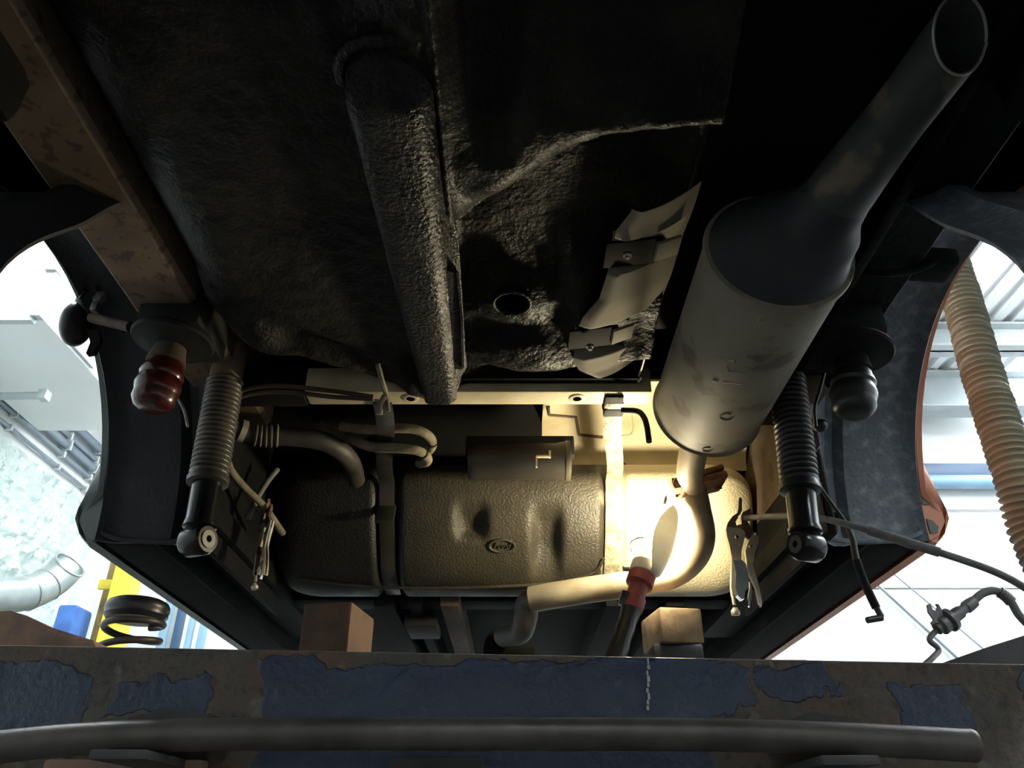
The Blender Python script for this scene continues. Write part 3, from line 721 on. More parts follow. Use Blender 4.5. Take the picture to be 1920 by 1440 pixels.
# hardware on the pipework side of the wheel space
a = at(172, 596, Y=1.16); b = at(245, 613, Y=1.12)
br = obj('stub_rod', [tube([a, b], .0095, 12)], TAN, car, label='bare steel stub rod')
obj('rod_head', [box(at(192, 555, Y=1.16), (.016, .02, .035), rot=Matrix.Rotation(R(20), 3, 'Y'), bevel=.004), box(at(180, 578, Y=1.16), (.012, .02, .02), bevel=.003)], METAL, br)
q = at(146, 598, Y=1.19)
obj('rubber_mount', [ball(q + Vector((.0, 0, -.012)), .045, (.55, .8, 1.0), 20, 14), ball(q + Vector((.012, 0, .032)), .034, (.7, .8, 1.0), 20, 14)], BLACK, car)
p = [at(165, 620, Y=1.17), at(188, 625, Y=1.17), at(190, 640, Y=1.17), at(178, 664, Y=1.17), at(164, 666, Y=1.17), at(172, 645, Y=1.17)]
obj('mount_tab', [prism(p, (0, 1, 0), .012)], UNDER_S, car)
for pts in ([(182, 470), (178, 500), (192, 520), (180, 545)], [(200, 450), (206, 480), (198, 505)], [(170, 520), (160, 545), (150, 560)]):
    obj('wiring_lead', tube(spline([at(u, v_, Y=1.14) for u, v_ in pts], 5), .003, 6), BLACK, car)
obj('wiring_lead', tube(spline([at(330, 740, Y=1.33), at(345, 770, Y=1.33), at(352, 800, Y=1.33)], 5), .003, 6), METAL, car)
# hardware on the other side
obj('wiring_lead', tube(spline([at(1548, 690, Y=1.26), at(1538, 730, Y=1.27), at(1528, 765, Y=1.28), at(1530, 800, Y=1.28)], 5), .0035, 6), BLACK, car)
obj('sensor_plug', [ball(at(1538, 798, Y=1.30), .014, (1, 1, .9), 14, 10)], BLACK, car)
obj('towing_eye_plate', [box(at(1685, 492, Y=1.0), (.17, .06, .03), rot=Matrix.Rotation(R(6), 3, 'Y'), bevel=.008), tube(spline([at(1600, 500, Y=.98), at(1650, 512, Y=.98), at(1720, 505, Y=.98), at(1775, 478, Y=.98)], 5), .006, 8)], UNDER_S, car)

# heat shield between floor and silencer
hs = None
def sh_x0(y): return pw(y, [(.80, .165), (.84, .148), (.90, .150), (1.00, .140), (1.05, .118), (1.10, .110), (1.19, .112), (1.22, .125), (1.238, .15)])
G = []
ny = 90
for i in range(ny + 1):
    y = lerp(.795, 1.238, i / ny); row = []
    rec = 0
    for c0, c1 in ((.862, .925), (1.085, 1.165)): rec = max(rec, smooth(c0 - .006, c0, y) * smooth(c1 + .006, c1, y))
    for j in range(17):
        t = j / 16
        xl = sh_x0(y); x_ = lerp(xl, lerp(.266, .250, (y - .795) / .48), t)
        z = .738 + .060 * t ** 1.7 + .008 * (1 - smooth(0, .12, t))
        z += .022 * rec * (1 - smooth(.62, .95, t))
        z += .003 * math.sin((y - .95) * 40 + 3 * t) * t
        row.append((x_, y, z))
    G.append(row)
hs = obj('heat_shield', sheet(G, .0015), SHIELD, car, angle=60, label='beige curved metal heat shield')
for c, u, v_ in ((.888, 1176, 476), (1.115, 1106, 648)):
    xl = sh_x0(c)
    obj('shield_strap', [box((xl + .030, c + .006, .752), (.085, .056, .005), rot=Matrix.Rotation(R(-8), 3, 'Y'), bevel=.001)], M('black_strap', (.003, .003, .003), rough=.8, spec=.1), hs)
    obj('shield_buckle', [box((xl + .082, c + .004, .758), (.040, .040, .006), rot=Matrix.Rotation(R(-22), 3, 'Y'), bevel=.001)], SHIELD, hs)
    obj('shield_clip', [lathe([(0, .007), (.004, .007), (.004, .004), (.009, .004), (.009, 0)], at(u, v_, Z=.736), (0, 0, -1), 6)], CHROME, hs)
obj('shield_hook', tube([at(1213, 655, Z=.775), at(1203, 690, Z=.765), at(1198, 705, Z=.76), at(1202, 708, Z=.755), at(1196, 716, Z=.75)], .0022, 6), NICKEL, hs)

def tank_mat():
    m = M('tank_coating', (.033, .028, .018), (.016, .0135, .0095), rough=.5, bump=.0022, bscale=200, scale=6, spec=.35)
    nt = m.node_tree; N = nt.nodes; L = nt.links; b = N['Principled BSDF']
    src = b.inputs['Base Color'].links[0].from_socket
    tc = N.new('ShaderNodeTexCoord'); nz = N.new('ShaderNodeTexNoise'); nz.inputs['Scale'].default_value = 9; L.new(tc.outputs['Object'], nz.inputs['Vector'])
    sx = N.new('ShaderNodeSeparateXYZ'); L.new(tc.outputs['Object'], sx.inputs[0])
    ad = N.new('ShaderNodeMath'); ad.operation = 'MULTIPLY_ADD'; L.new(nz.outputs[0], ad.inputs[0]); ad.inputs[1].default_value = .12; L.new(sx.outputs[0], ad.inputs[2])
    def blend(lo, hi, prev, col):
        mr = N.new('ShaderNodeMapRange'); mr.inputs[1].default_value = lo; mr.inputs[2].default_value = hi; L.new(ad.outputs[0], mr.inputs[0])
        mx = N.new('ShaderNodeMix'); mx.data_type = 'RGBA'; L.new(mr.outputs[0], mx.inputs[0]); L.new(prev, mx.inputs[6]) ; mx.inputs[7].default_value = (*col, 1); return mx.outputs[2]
    # far lobe painted darker as lamp falloff; cream lobe by the exhaust carries lamp glare
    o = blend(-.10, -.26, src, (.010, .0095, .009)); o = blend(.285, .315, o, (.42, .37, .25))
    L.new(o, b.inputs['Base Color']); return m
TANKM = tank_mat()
# ================================================================== fuel tank with straps and filler hoses
ft = thing('fuel_tank', 'dark coated fuel tank strapped up ahead of the axle space', 'fuel tank', (0, 1.85, .52))
tp = [(1.76, .80), (1.735, .775), (1.722, .755), (1.722, .735), (1.735, .70), (1.765, .645), (1.80, .60), (1.84, .56), (1.885, .533), (1.93, .524), (1.97, .53), (2.0, .56), (2.01, .62), (2.01, .74), (1.99, .79), (1.93, .81), (1.84, .81)]
tp = [(p.y, p.z) for p in spline([Vector((0, *q)) for q in tp + tp[:1]], 5)][:-1]
TC = (1.87, .665)
def chan(x): return max(math.exp(-((x - xs) / .030) ** 6) for xs in (-.300, .245))
G = []
nx = 190
for i in range(nx + 1):
    x_ = lerp(-.575, .585, i / nx)
    e = min(x_ + .575, .585 - x_)
    sc = 1 - .30 * (1 - math.sqrt(max(0, 1 - (1 - min(1, e / .10)) ** 2)))
    row = []
    for k, (y, z) in enumerate(tp):
        y2 = TC[0] + (y - TC[0]) * sc; z2 = TC[1] + (z - TC[1]) * sc
        front = smooth(1.90, 1.80, y)
        inn = .022 * chan(x_) * smooth(.80, .74, z)
        # two pressed troughs in the slanted face
        inn += .030 * front * math.exp(-((x_ + .098) / .034) ** 4 - ((z - .655) / .034) ** 4)
        inn += .032 * front * math.exp(-((x_ - .083) / .032) ** 4) * smooth(.700, .655, z)
        dv = Vector((0, TC[0] - y2, TC[1] - z2)); dv.normalize()
        row.append(Vector((x_, y2, z2)) + dv * inn)
    G.append(row)
tv, tf = sheet(G, 0, closed=True)
m_ = len(tp); tf = tf + [tuple(range(m_)), tuple(nx * m_ + k for k in range(m_))[::-1]]
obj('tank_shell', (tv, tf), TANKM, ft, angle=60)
def tank_front(u, v_, off=.0):
    best = None
    for k in range(300):
        y = lerp(1.70, 1.93, k / 299); p = at(u, v_, Y=y)
        zz = pw(y, [(1.722, .745), (1.735, .70), (1.765, .645), (1.80, .60), (1.84, .56), (1.885, .533), (1.93, .524)])
        if y < 1.722: continue
        e = abs(p.z - zz)
        if best is None or e < best[0]: best = (e, p)
    return best[1] - Vector((0, .75, .66)) * off
# weld seam round the bottom
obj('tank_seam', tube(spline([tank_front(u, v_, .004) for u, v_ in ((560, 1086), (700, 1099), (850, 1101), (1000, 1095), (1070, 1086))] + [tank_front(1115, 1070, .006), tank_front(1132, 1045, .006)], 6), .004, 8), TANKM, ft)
# embossed oval maker's badge with its script
ec = tank_front(941, 1023, .0025); n_ = Vector((0, -.72, -.69)).normalized(); e1 = Vector((1, 0, 0)); e2 = n_.cross(e1) * -1
if e2.z < 0: e2 = -e2
ring = [ec + e1 * (.030 * math.cos(2 * PI * k / 48)) + e2 * (.016 * math.sin(2 * PI * k / 48)) for k in range(49)]
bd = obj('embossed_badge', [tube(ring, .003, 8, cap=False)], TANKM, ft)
tcu = bpy.data.curves.new('badge_script', 'FONT'); tcu.body = 'Ford'; tcu.size = .021; tcu.shear = .35; tcu.extrude = .0012; tcu.align_x = 'CENTER'; tcu.align_y = 'CENTER'
tob = bpy.data.objects.new('badge_script', tcu); C.objects.link(tob)
bpy.context.view_layer.update()
tme = bpy.data.meshes.new_from_object(tob.evaluated_get(bpy.context.evaluated_depsgraph_get()))
bpy.data.objects.remove(tob)
tv = [ec + e1 * (-v.co.x if e1.cross(e2).dot(n_) < 0 and False else v.co.x) + e2 * v.co.y + n_ * (v.co.z + .0005) for v in tme.vertices]
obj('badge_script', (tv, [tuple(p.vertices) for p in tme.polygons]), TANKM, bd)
# straps: from the crossmember forward under the tank
def strap(xa, xb, wd, mat, zoff=0):
    G = []
    path = [(1.335, .742 + zoff), (1.40, .738 + zoff), (1.50, .738), (1.60, .740), (1.68, .742), (1.715, .738), (1.735, .715), (1.757, .672), (1.785, .635), (1.815, .60), (1.85, .566), (1.90, .542), (1.96, .535)]
    pp = [(p.y, p.z) for p in spline([Vector((0, *q)) for q in path], 4)]
    dx = 0
    for y, z in pp:
        xs = lerp(xa, xb, smooth(1.34, 1.72, y))
        G.append([(xs + a * wd / 2 + .0006 * noise.noise(Vector((a * 30, y * 90, 0))), y, z - (.0 if abs(a) > .9 else .0015)) for a in (-1, -.7, 0, .7, 1)])
    return obj('strap', sheet(G, .003), mat, ft, angle=60)
s1 = strap(-.256, -.300, .036, STRAPD)
s2 = strap(.203, .243, .036, STRAPM)
obj('strap_clamp', [box(at(719, 840, Y=1.50), (.040, .03, .012), bevel=.002)], STRAPD, s1)
obj('strap_stiffener', [box(at(724, 960, Y=1.742), (.044, .010, .07), rot=Matrix.Rotation(R(-28), 3, 'X'), bevel=.002)], STRAPD, s1)
obj('strap_hook', [box(at(1150, 752, Y=1.335), (.036, .05, .012), bevel=.003), box(at(1150, 768, Y=1.37), (.040, .03, .020), bevel=.004)], BLACKM, s2)
# filler neck and vent hoses
fn = spline([at(430, 800, Y=1.42), at(480, 815, Y=1.45), at(540, 818, Y=1.47), at(600, 826, Y=1.49), at(640, 846, Y=1.53), at(660, 870, Y=1.60), at(668, 900, Y=1.70)], 6)
rs = [.020 if i > 8 else .019 for i in range(len(fn))]
fh = obj('filler_neck', tube(fn, .0205, 18), M('filler_rubber', (.012, .011, .009), (.03, .026, .018), rough=.6, scale=14, bump=.001, bscale=90), ft)
for k in range(5):
    obj('filler_boot_rib', lathe([(-.003, .021), (0, .026), (.003, .021)], fn[6 + k] , fn[7 + k] - fn[6 + k], 18, cap=False), HOSEM, fh)
obj('filler_clamp', lathe([(-.006, .0225), (-.006, .024), (.006, .024), (.006, .0225)], fn[3], fn[4] - fn[3], 18, cap=False), NICKEL, fh)
h1 = spline([at(640, 800, Y=1.49), at(700, 806, Y=1.47), at(745, 803, Y=1.46), at(782, 806, Y=1.465), at(806, 820, Y=1.49), at(810, 836, Y=1.53), at(800, 848, Y=1.58), at(790, 850, Y=1.66)], 7)
v1 = obj('vent_hose', tube(h1, .0105, 14), HOSEM, ft)
h2 = spline([at(600, 800, Y=1.56), at(648, 816, Y=1.53), at(690, 836, Y=1.50), at(740, 840, Y=1.485), at(780, 844, Y=1.49), at(800, 856, Y=1.52), at(800, 866, Y=1.56), at(786, 868, Y=1.62)], 7)
v2 = obj('vent_hose', tube(h2, .0105, 14), HOSEM, ft)
for h, v in ((h1, v1), (h2, v2)):
    obj('hose_clip', lathe([(-.0022, .0112), (-.0022, .0122), (.0022, .0122), (.0022, .0112)], h[32], h[33] - h[32], 16, cap=False), BLACKM, v)

# ================================================================== exhaust
ex = thing('exhaust', 'steel exhaust silencer with slash-cut tail pipe and rusty front joint', 'exhaust', (.33, 1.0, .45))
A = Vector((.386, .868, .733)); B = Vector((.385, 1.352, .731)); ax = B - A; LN = ax.length; axn = ax.normalized()
RM = .1045
mu = obj('silencer_body', lathe([(.004, RM - .004), (.010, RM), (LN - .012, RM), (LN - .004, RM - .003), (LN, RM - .012), (LN + .012, RM * .6), (LN + .02, .03), (LN + .02, 0)], A, axn, 56), MUFF, ex)
obj('seam_ring', lathe([(-.004, RM - .003), (-.002, RM + .003), (.004, RM + .0045), (.008, RM + .001), (.009, RM)], A, axn, 56, cap=False), MUFF, mu)
obj('front_seam_ring', lathe([(-.005, RM), (.0, RM + .003), (.005, RM)], A + axn * (LN - .014), axn, 56, cap=False), MUFF, mu)
def on_sil(u, v_):
    best = None
    for k in range(600):
        p = at(u, v_, D=lerp(.9, 1.6, k / 599)); w_ = p - A; d_ = (w_ - axn * w_.dot(axn)).length
        if d_ <= RM + .0006: return p
    return at(u, v_, D=1.2)
for l in (((1350, 671), (1356, 674)), ((1366, 676), (1376, 675), (1378, 680)), ((1364, 688), (1366, 696), (1398, 698)), ((1336, 712), (1346, 716)), ((1356, 716), (1392, 720))):
    obj('stamped_mark', tube([on_sil(u, v_) for u, v_ in l], .0016, 6), MUFF, mu)
for u, v_, ru, rv in ((1430, 600, 9, 5), (1362, 782, 13, 6), (1326, 843, 9, 4)):
    obj('weld_spot', tube([on_sil(u + ru * math.cos(a_), v_ + rv * math.sin(a_)) for a_ in [k * .6 for k in range(10)]], .0012, 6), MUFF, mu)
# rear cap: dished, blending into the off-centre tail pipe
T0 = A + Vector((.045, -.045, .015)); T1 = at(1800, 65, D=.84)
x_, y_, d_ = frame(-axn)
rows = []
prof = [(0, RM - .001), (.006, RM - .004), (.012, RM - .012), (.018, RM - .024), (.022, .070), (.026, .060), (.045, .050), (.075, .0445)]
for k, (s_, r_) in enumerate(prof):
    f = smooth(1, 5, k); cen = (A - axn * s_).lerp(T0 + (T1 - T0).normalized() * (s_ - .02), f)
    nd = (-axn).lerp((T1 - T0).normalized(), f).normalized()
    q = (-axn).rotation_difference(nd); xx, yy = q @ x_, q @ y_
    rows.append([cen + (xx * math.cos(2 * PI * j / 48) + yy * math.sin(2 * PI * j / 48)) * r_ for j in range(48)])
obj('rear_cap', sheet(rows, 0, closed=True), MUFF_SHADE, ex, angle=180)
# tail pipe with slash cut
td = (T1 - T0).normalized(); tx, ty, _ = frame(td)
cutn = (Vector((0, 0, 0)) - T1).normalized() * .80 + Vector((.55, 0, -.1)) + td * .55; cutn.normalize()
rows = []
P0 = T0 + td * .02
for k in range(22):
    t = k / 21; row = []
    for j in range(36):
        a = 2 * PI * j / 36; off = (tx * math.cos(a) + ty * math.sin(a)) * lerp(.0455, .0355, smooth(0, .7, t))
        # length of this generator up to the cut plane through T1
        L_ = ((T1 - P0 - off).dot(cutn)) / td.dot(cutn)
        row.append(P0 + off + td * L_ * t)
    rows.append(row)
tl = obj('tail_pipe', sheet(rows, .0022, closed=True), TAILM, ex)
obj('tail_pipe_rim', tube([r + (T1 - r).normalized() * .001 for r in rows[-1]] + [rows[-1][0]], .0018, 6, cap=False), M('bright_cut_edge', (.35, .34, .31), rough=.4, metal=.5), tl)
# inlet, flange, front pipe under the tank
FL = at(1302, 912, Y=1.57)
inl = obj('inlet_pipe', tube(spline([B + axn * .015, B + Vector((-.002, .07, -.01)), at(1293, 888, Y=1.51), FL], 6), [.034 - .0005 * k for k in range(19)], 20), PIPE, ex)
obj('flange', [box(FL + Vector((.004, 0, -.002)), (.125, .088, .016), rot=Matrix.Rotation(R(-14), 3, 'Y'), bevel=.006), box(FL + Vector((.006, .004, .016)), (.115, .082, .014), rot=Matrix.Rotation(R(-17), 3, 'Y'), bevel=.006)], RUST, ex)
for a_ in (-.05, .055):
    q = FL + Vector((.95, .1, .22)) * a_
    obj('flange_bolt', lathe([(-.016, 0), (-.016, .008), (-.008, .008), (-.008, .005), (.018, .005), (.018, .008), (.026, .008), (.026, 0)], q, (-.2, -.35, .9), 6), RUST, ex)
obj('flange_clamp', [box(FL + Vector((-.022, -.005, -.004)), (.035, .045, .035), rot=Matrix.Rotation(R(-25), 3, 'Y'), bevel=.01)], RUST, ex)
pp = spline([FL + Vector((.0, .01, -.005)), at(1308, 955, Y=1.605), at(1316, 1005, Y=1.625), at(1302, 1045, Y=1.64), at(1262, 1077, Y=1.66), at(1200, 1092, Y=1.685), at(1110, 1105, Y=1.72), at(1040, 1116, Y=1.735), at(995, 1124, Y=1.75)], 8)
obj('front_pipe', tube(pp, .029, 24), PIPE, ex)
pq = spline([at(1010, 1121, Y=1.74), at(990, 1130, Y=1.77), at(985, 1160, Y=1.79), at(975, 1185, Y=1.85), at(945, 1192, Y=1.95)], 7)
obj('intermediate_pipe', tube(pq, .027, 20), M('sooty_pipe', (.05, .048, .045), (.08, .07, .055), rough=.6, scale=20), ex)
obj('resonator', lathe([(0, .03), (.02, .065), (.3, .065), (.32, .03)], at(955, 1215, Y=1.98), (0, 1, .0), 28), UNDER_S, ex)

# ================================================================== shock absorbers
def shock(p_top, p_eye, lab, boot0, boot1, tone):
    ax = (p_eye - p_top); ln = ax.length; ax.normalize()
    t = thing('shock_absorber', lab, 'shock absorber', p_eye + Vector((0, 0, -.025)), 'rear shock absorbers')
    obj('upper_tube', lathe([(-.02, .0), (-.02, .020), (0, .027), (.012, .030), (boot0 * ln + .01, .0305)], p_top, ax, 28), tone, t)
    pr = []; n = 20
    for k in range(n):
        s0 = lerp(boot0, boot1, k / n) * ln; dl = (boot1 - boot0) * ln / n
        pr += [(s0, .0295), (s0 + dl * .25, .0335), (s0 + dl * .5, .0345), (s0 + dl * .75, .0335)]
    pr += [(boot1 * ln, .033), (boot1 * ln + .004, .036), (boot1 * ln + .014, .036), (boot1 * ln + .016, .03)]
    obj('dust_boot', lathe(pr, p_top, ax, 32), BLACK if tone is SHOCKM else M('dusty_boot', (.035, .03, .025), (.07, .058, .042), rough=.4, scale=10), t, angle=60)
    obj('damper_tube', lathe([(boot1 * ln, .0262), (ln - .035, .0262), (ln - .030, .0285), (ln - .024, .0285), (ln - .020, .020), (ln - .012, .014)], p_top, ax, 28), SHOCKM, t)
    ey = obj('eye', lathe([(-.024, .011), (-.024, .022), (-.018, .026), (.018, .026), (.024, .022), (.024, .011)], p_eye, (1, -.45 if p_eye.x < 0 else .45, 0), 28, cap=False), SHOCKM, t)
    obj('bush', lathe([(-.026, .006), (-.026, .015), (.026, .015), (.026, .006)], p_eye, (1, -.45 if p_eye.x < 0 else .45, 0), 20, cap=False), M('dark_bush', (.03, .03, .03), (.05, .05, .05), rough=.4), ey)
    obj('top_mount', lathe([(-.05, .010), (-.03, .010), (-.03, .024), (-.012, .026), (-.012, .01)], p_top, ax, 20), BLACKM, t)
shock(at(434, 650, Y=1.28), at(370, 1014, Y=1.27), 'black shock absorber with dusty tan top beside the red bump stop', .20, .70, M('dusty_shock_top', (.24, .175, .115), (.13, .095, .07), rough=.5, scale=12))
shock(at(1474, 690, Y=1.28), at(1513, 1024, Y=1.27), 'all black shock absorber hanging beside the grey wheel arch', .06, .68, SHOCKM)

# ================================================================== loose brake hoses
bh = thing('brake_hose', 'long dangling brake hose with forked bracket, pinched by the big pliers', 'brake hose', at(1640, 1000, Y=1.33))
hpts = spline([at(1396, 972, Y=1.62), at(1430, 969, Y=1.55), at(1490, 968, Y=1.44), at(1560, 976, Y=1.36), at(1640, 998, Y=1.31), at(1710, 1020, Y=1.28), at(1762, 1036, Y=1.26), at(1850, 1066, Y=1.24), at(1905, 1092, Y=1.23), at(1950, 1125, Y=1.22), at(1965, 1165, Y=1.21), at(1940, 1178, Y=1.20), at(1912, 1155, Y=1.20), at(1893, 1125, Y=1.20), at(1868, 1108, Y=1.20), at(1842, 1113, Y=1.20), at(1818, 1134, Y=1.20)], 7)
obj('hose', tube(hpts, .0062, 12), HOSED, bh)
obj('hose_sleeve', tube([hpts[k] for k in range(27, 43)], .0085, 12), HOSED, bh)
for k in (91, 93, 95): obj('crimp_ring', lathe([(-.004, .0065), (-.004, .009), (.004, .009), (.004, .0065)], hpts[k], hpts[k + 1] - hpts[k], 14), METAL, bh)
e0 = at(1818, 1134, Y=1.20); e1_ = at(1775, 1166, Y=1.20); e2_ = at(1762, 1178, Y=1.20); dd = (e1_ - e0)
ln = dd.length
obj('ferrule', lathe([(-.01, .0), (-.01, .0085), (.0, .0095), (.008, .0095), (.010, .0075), (.018, .0075), (.020, .0095), (ln * .55, .010), (ln * .8, .010), (ln * .8, .017), (ln * .95, .018), (ln * .97, .012), (ln * 1.12, .014), (ln * 1.25, .014), (ln * 1.27, .009), (ln * 1.42, .009), (ln * 1.42, 0)], e0, dd, 18), METAL, bh)
p = [at(u, v_, Y=1.195) for u, v_ in ((1738, 1134), (1743, 1132), (1748, 1144), (1756, 1146), (1757, 1137), (1754, 1133), (1758, 1133), (1764, 1142), (1766, 1151), (1780, 1150), (1790, 1155), (1772, 1170), (1752, 1168), (1747, 1172), (1745, 1167), (1750, 1162), (1740, 1148))]
obj('fork_bracket', prism(p, (0, 1, 0), .005), METAL, bh)
obj('metal_pipe', tube(spline([at(1759, 1180, Y=1.20), at(1746, 1192, Y=1.20), at(1744, 1202, Y=1.20), at(1757, 1213, Y=1.20), at(1759, 1222, Y=1.20), at(1748, 1234, Y=1.19), at(1728, 1258, Y=1.18), at(1722, 1320, Y=1.15)], 6), .0042, 10), METAL, bh)
hc = thing('handbrake_cable', 'short hanging cable with a bent end fitting', 'cable', at(1640, 1160, Y=1.36))
kp = spline([at(1528, 898, Y=1.33), at(1552, 934, Y=1.34), at(1582, 975, Y=1.355), at(1598, 1010, Y=1.36), at(1606, 1050, Y=1.36), at(1622, 1095, Y=1.36), at(1643, 1140, Y=1.36)], 7)
obj('cable', tube(kp, [.0035 + .0025 * smooth(12, 22, k) for k in range(len(kp))], 10), BLACK, hc)
obj('sheath', tube([kp[k] for k in range(28, 43)], .0075, 10), BLACKM, hc)
obj('end_fitting', [tube([at(1640, 1134, Y=1.36), at(1652, 1155, Y=1.36), at(1650, 1161, Y=1.36)], .0055, 10), tube([at(1653, 1158, Y=1.36), at(1626, 1163, Y=1.355)], [.006, .0055], 10)], BLACK, hc)
lh = thing('rubber_hose', 'thin dusty hose looping down to the small pliers', 'hose', at(470, 960, Y=1.55))
obj('hose', tube(spline([at(425, 860, Y=1.42), at(435, 885, Y=1.45), at(460, 915, Y=1.50), at(495, 950, Y=1.56), at(530, 1000, Y=1.66)], 6), .0075, 10), HOSEM, lh)
obj('hose_tail', tube(spline([at(520, 880, Y=1.62), at(500, 905, Y=1.60), at(482, 935, Y=1.58), at(463, 975, Y=1.56)], 6), .0065, 10), HOSED, lh)

# ================================================================== locking pliers
def pl(cx, cy): return at(1340 + cx / 6.125, 930 + cy / 6.125, Y=1.62)
def plset(pts): return [pl(a, b) for a, b in pts]
base = pl(245, 1380)
pt = thing('locking_pliers', 'big bright locking pliers clamped on the brake hose', 'pliers', base, 'locking pliers clamped on hoses')
N_ = (0, 1, 0)
obj('fixed_handle', [prism(plset([(130, 365), (120, 400), (135, 480), (165, 590), (188, 720), (185, 860), (183, 1060), (195, 1145), (240, 1150), (248, 1050), (238, 830), (296, 745), (300, 640), (330, 520), (344, 440), (322, 405), (270, 380)]), N_, .014)], NICKEL, pt)
obj('fixed_jaw', [prism(plset([(132, 372), (148, 310), (200, 240), (258, 200), (268, 150), (275, 30), (300, 25), (310, 60), (308, 180), (290, 215), (262, 230), (262, 262), (235, 300), (245, 345), (300, 330), (312, 380), (322, 408), (250, 420)]), N_, .009)], JAW, pt)
obj('moving_jaw', [prism(plset([(318, 400), (305, 330), (300, 240), (320, 190), (345, 180), (360, 170), (400, 150), (420, 200), (415, 260), (370, 290), (400, 350), (445, 420), (440, 450), (395, 500), (345, 470)]), N_, .008)], JAW, pt)
lv = obj('lever_handle', [prism(plset([(438, 432), (475, 422), (508, 450), (494, 560), (458, 660), (432, 800), (462, 900), (502, 1050), (525, 1160), (530, 1275), (502, 1230), (466, 1060), (400, 925), (372, 855), (345, 640), (375, 540)]), N_, .012)], NICKEL, pt)
obj('lever_edge', [tube(spline(plset([(505, 450), (494, 560), (458, 660), (434, 800), (464, 900), (505, 1050), (524, 1160), (528, 1268)]), 4), .0026, 8)], CHROME, lv)
obj('release_lever', [prism(plset([(395, 985), (418, 1030), (427, 1110), (397, 1280), (373, 1240), (385, 1130), (400, 1060)]), N_, .007)], CHROME, pt)
obj('channel', [prism(plset([(205, 752), (300, 747), (345, 790), (370, 880), (382, 1060), (340, 1100), (330, 1190), (300, 1200), (250, 1150), (228, 1060), (236, 900)]), N_, .017)], CHROME, pt)
obj('adjusting_screw', [lathe([(0, .0038), (.02, .0038), (.02, 0)], pl(225, 1250), (0, 0, 1), 12), lathe([(0, 0), (0, .0075), (.002, .0092), (.009, .0092), (.011, .008), (.014, .005), (.016, .005)], pl(243, 1372), (0, -.15, 1), 16)], NICKEL, pt)
for a_, b_, r_ in ((237, 485, .0046), (395, 598, .0038), (465, 450, .0042)):
    obj('rivet', lathe([(-.010, 0), (-.010, r_ * .5), (-.0085, r_), (.0085, r_), (.010, r_ * .5), (.010, 0)], pl(a_, b_), (0, 1, 0), 16), CHROME, pt)
def copy_tree(o, parent=None):
    c = o.copy(); C.objects.link(c); c.parent = parent
    for ch in list(o.children): copy_tree(ch, c)
    return c
p2 = copy_tree(pt)
p2.location = at(478, 1106, Y=1.56); p2.rotation_euler = (R(0), R(-12), R(-46)); p2.scale = (.75, .75, .75)
p2['label'] = 'small dark-looking locking pliers hanging from the thin dusty hose'
ORG[p2.name] = Vector(p2.location)

# ================================================================== inspection lamp, lit
L0 = at(1143, 1272, Y=1.50); L1 = at(1243, 954, Y=1.595); la = (L1 - L0); LL = la.length; la.normalize()
lp = thing('inspection_lamp', 'lit inspection lamp with red collar hooked up beside the exhaust pipe', 'inspection lamp', L0)
def lpos(v_):      # point on the lamp axis at a fraction of its length
    return L0 + la * (LL * v_)
obj('handle', lathe([(-.06, 0), (-.06, .014), (-.05, .018), (LL * .05, .019), (LL * .12, .0175), (LL * .16, .0195), (LL * .20, .0175), (LL * .27, .019), (LL * .30, .0175), (LL * .34, .0195), (LL * .38, .021), (LL * .38, 0)], L0, la, 24), BLACK, lp)
obj('collar', lathe([(LL * .36, .020), (LL * .37, .0225), (LL * .43, .0225), (LL * .44, .019), (LL * .50, .019), (LL * .51, .0275), (LL * .565, .0275), (LL * .57, .02)], L0, la, 28), LAMPRED, lp, label='red plastic collar')
obj('switch', [box(lpos(.42) + Vector((-.022, -.012, 0)), (.016, .016, .03), rot=Matrix.Rotation(R(20), 3, 'Y'), bevel=.004)], BLACK, lp)
obj('neck', lathe([(LL * .565, .026), (LL * .57, .028), (LL * .63, .028), (LL * .64, .022), (LL * .68, .020), (LL * .68, 0)], L0, la, 28), LAMPWHITE, lp)
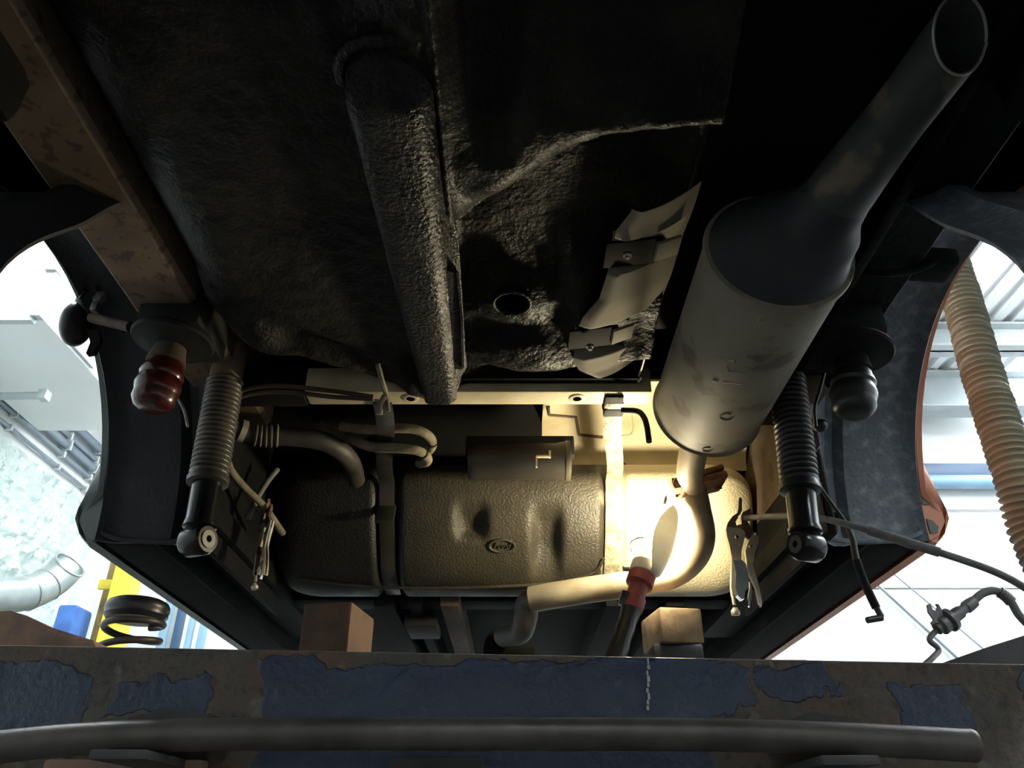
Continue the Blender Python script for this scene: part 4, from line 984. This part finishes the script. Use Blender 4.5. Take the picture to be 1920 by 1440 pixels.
obj('thumbscrew', lathe([(0, .006), (.012, .006), (.012, .0)], lpos(.595) + Vector((-.042, -.005, .003)), (1, .1, 0), 12), NICKEL, lp)
BC = lpos(.84)
obj('bulb', [lathe([(-.040, .010), (-.030, .014), (-.018, .0225), (0, .0275), (.014, .0235), (.022, .014), (.026, .004), (.026, 0)], BC, la, 20)], BULBM, lp)
# curved guard: half shell on the side away from the tank
dsh = Vector((.86, -.52, 0)); dsh = (dsh - la * dsh.dot(la)).normalized(); dsb = la.cross(dsh)
G = []
for i in range(21):
    t = i / 20; s_ = lerp(.57, 1.01, t) * LL
    half = R(62) * (math.sin(PI * min(1, max(0, t * .92 + .06))) ** .55)
    rr = .044 * (.62 + .38 * math.sin(PI * min(1, t * 1.0 + .0)) ** .5)
    G.append([L0 + la * s_ + (dsh * math.cos(a_) + dsb * math.sin(a_)) * rr for a_ in [lerp(-half, half, j / 16) for j in range(17)]])
obj('guard', sheet(G, .002), SHADEM, lp, angle=70)
for sgn in (-1, 0, 1):
    dv = (-dsh * .8 + dsb * sgn * .75).normalized()
    wp = spline([lpos(.63) + dv * .020, lpos(.70) + dv * .040, lpos(.85) + dv * .047, lpos(.98) + dv * .038, lpos(1.06) + dv * .012], 6)
    obj('cage_wire', tube(wp, .0014, 6), NICKEL, lp)
for s_ in (.72, .97):
    cw = [lpos(s_) + (dsh * math.cos(a_) + dsb * math.sin(a_)) * .042 for a_ in [lerp(R(62), R(298), j / 16) for j in range(17)]]
    obj('cage_ring', tube(cw, .0014, 6), NICKEL, lp)
obj('hook', tube(spline([lpos(1.03), lpos(1.08), lpos(1.12) + Vector((.006, .004, 0)), lpos(1.13) + Vector((.014, .01, .004)), lpos(1.10) + Vector((.018, .014, 0))], 5), .003, 8), BLACKM, lp)
obj('lead', tube(spline([L0 - la * .055, L0 - la * .12 + Vector((0, -.01, 0)), Vector((.12, 1.22, -.2)), Vector((.14, 1.2, -.8)), Vector((.2, 1.1, -1.30)), Vector((.6, .6, -1.34))], 8), .005, 8), BLACK, lp)
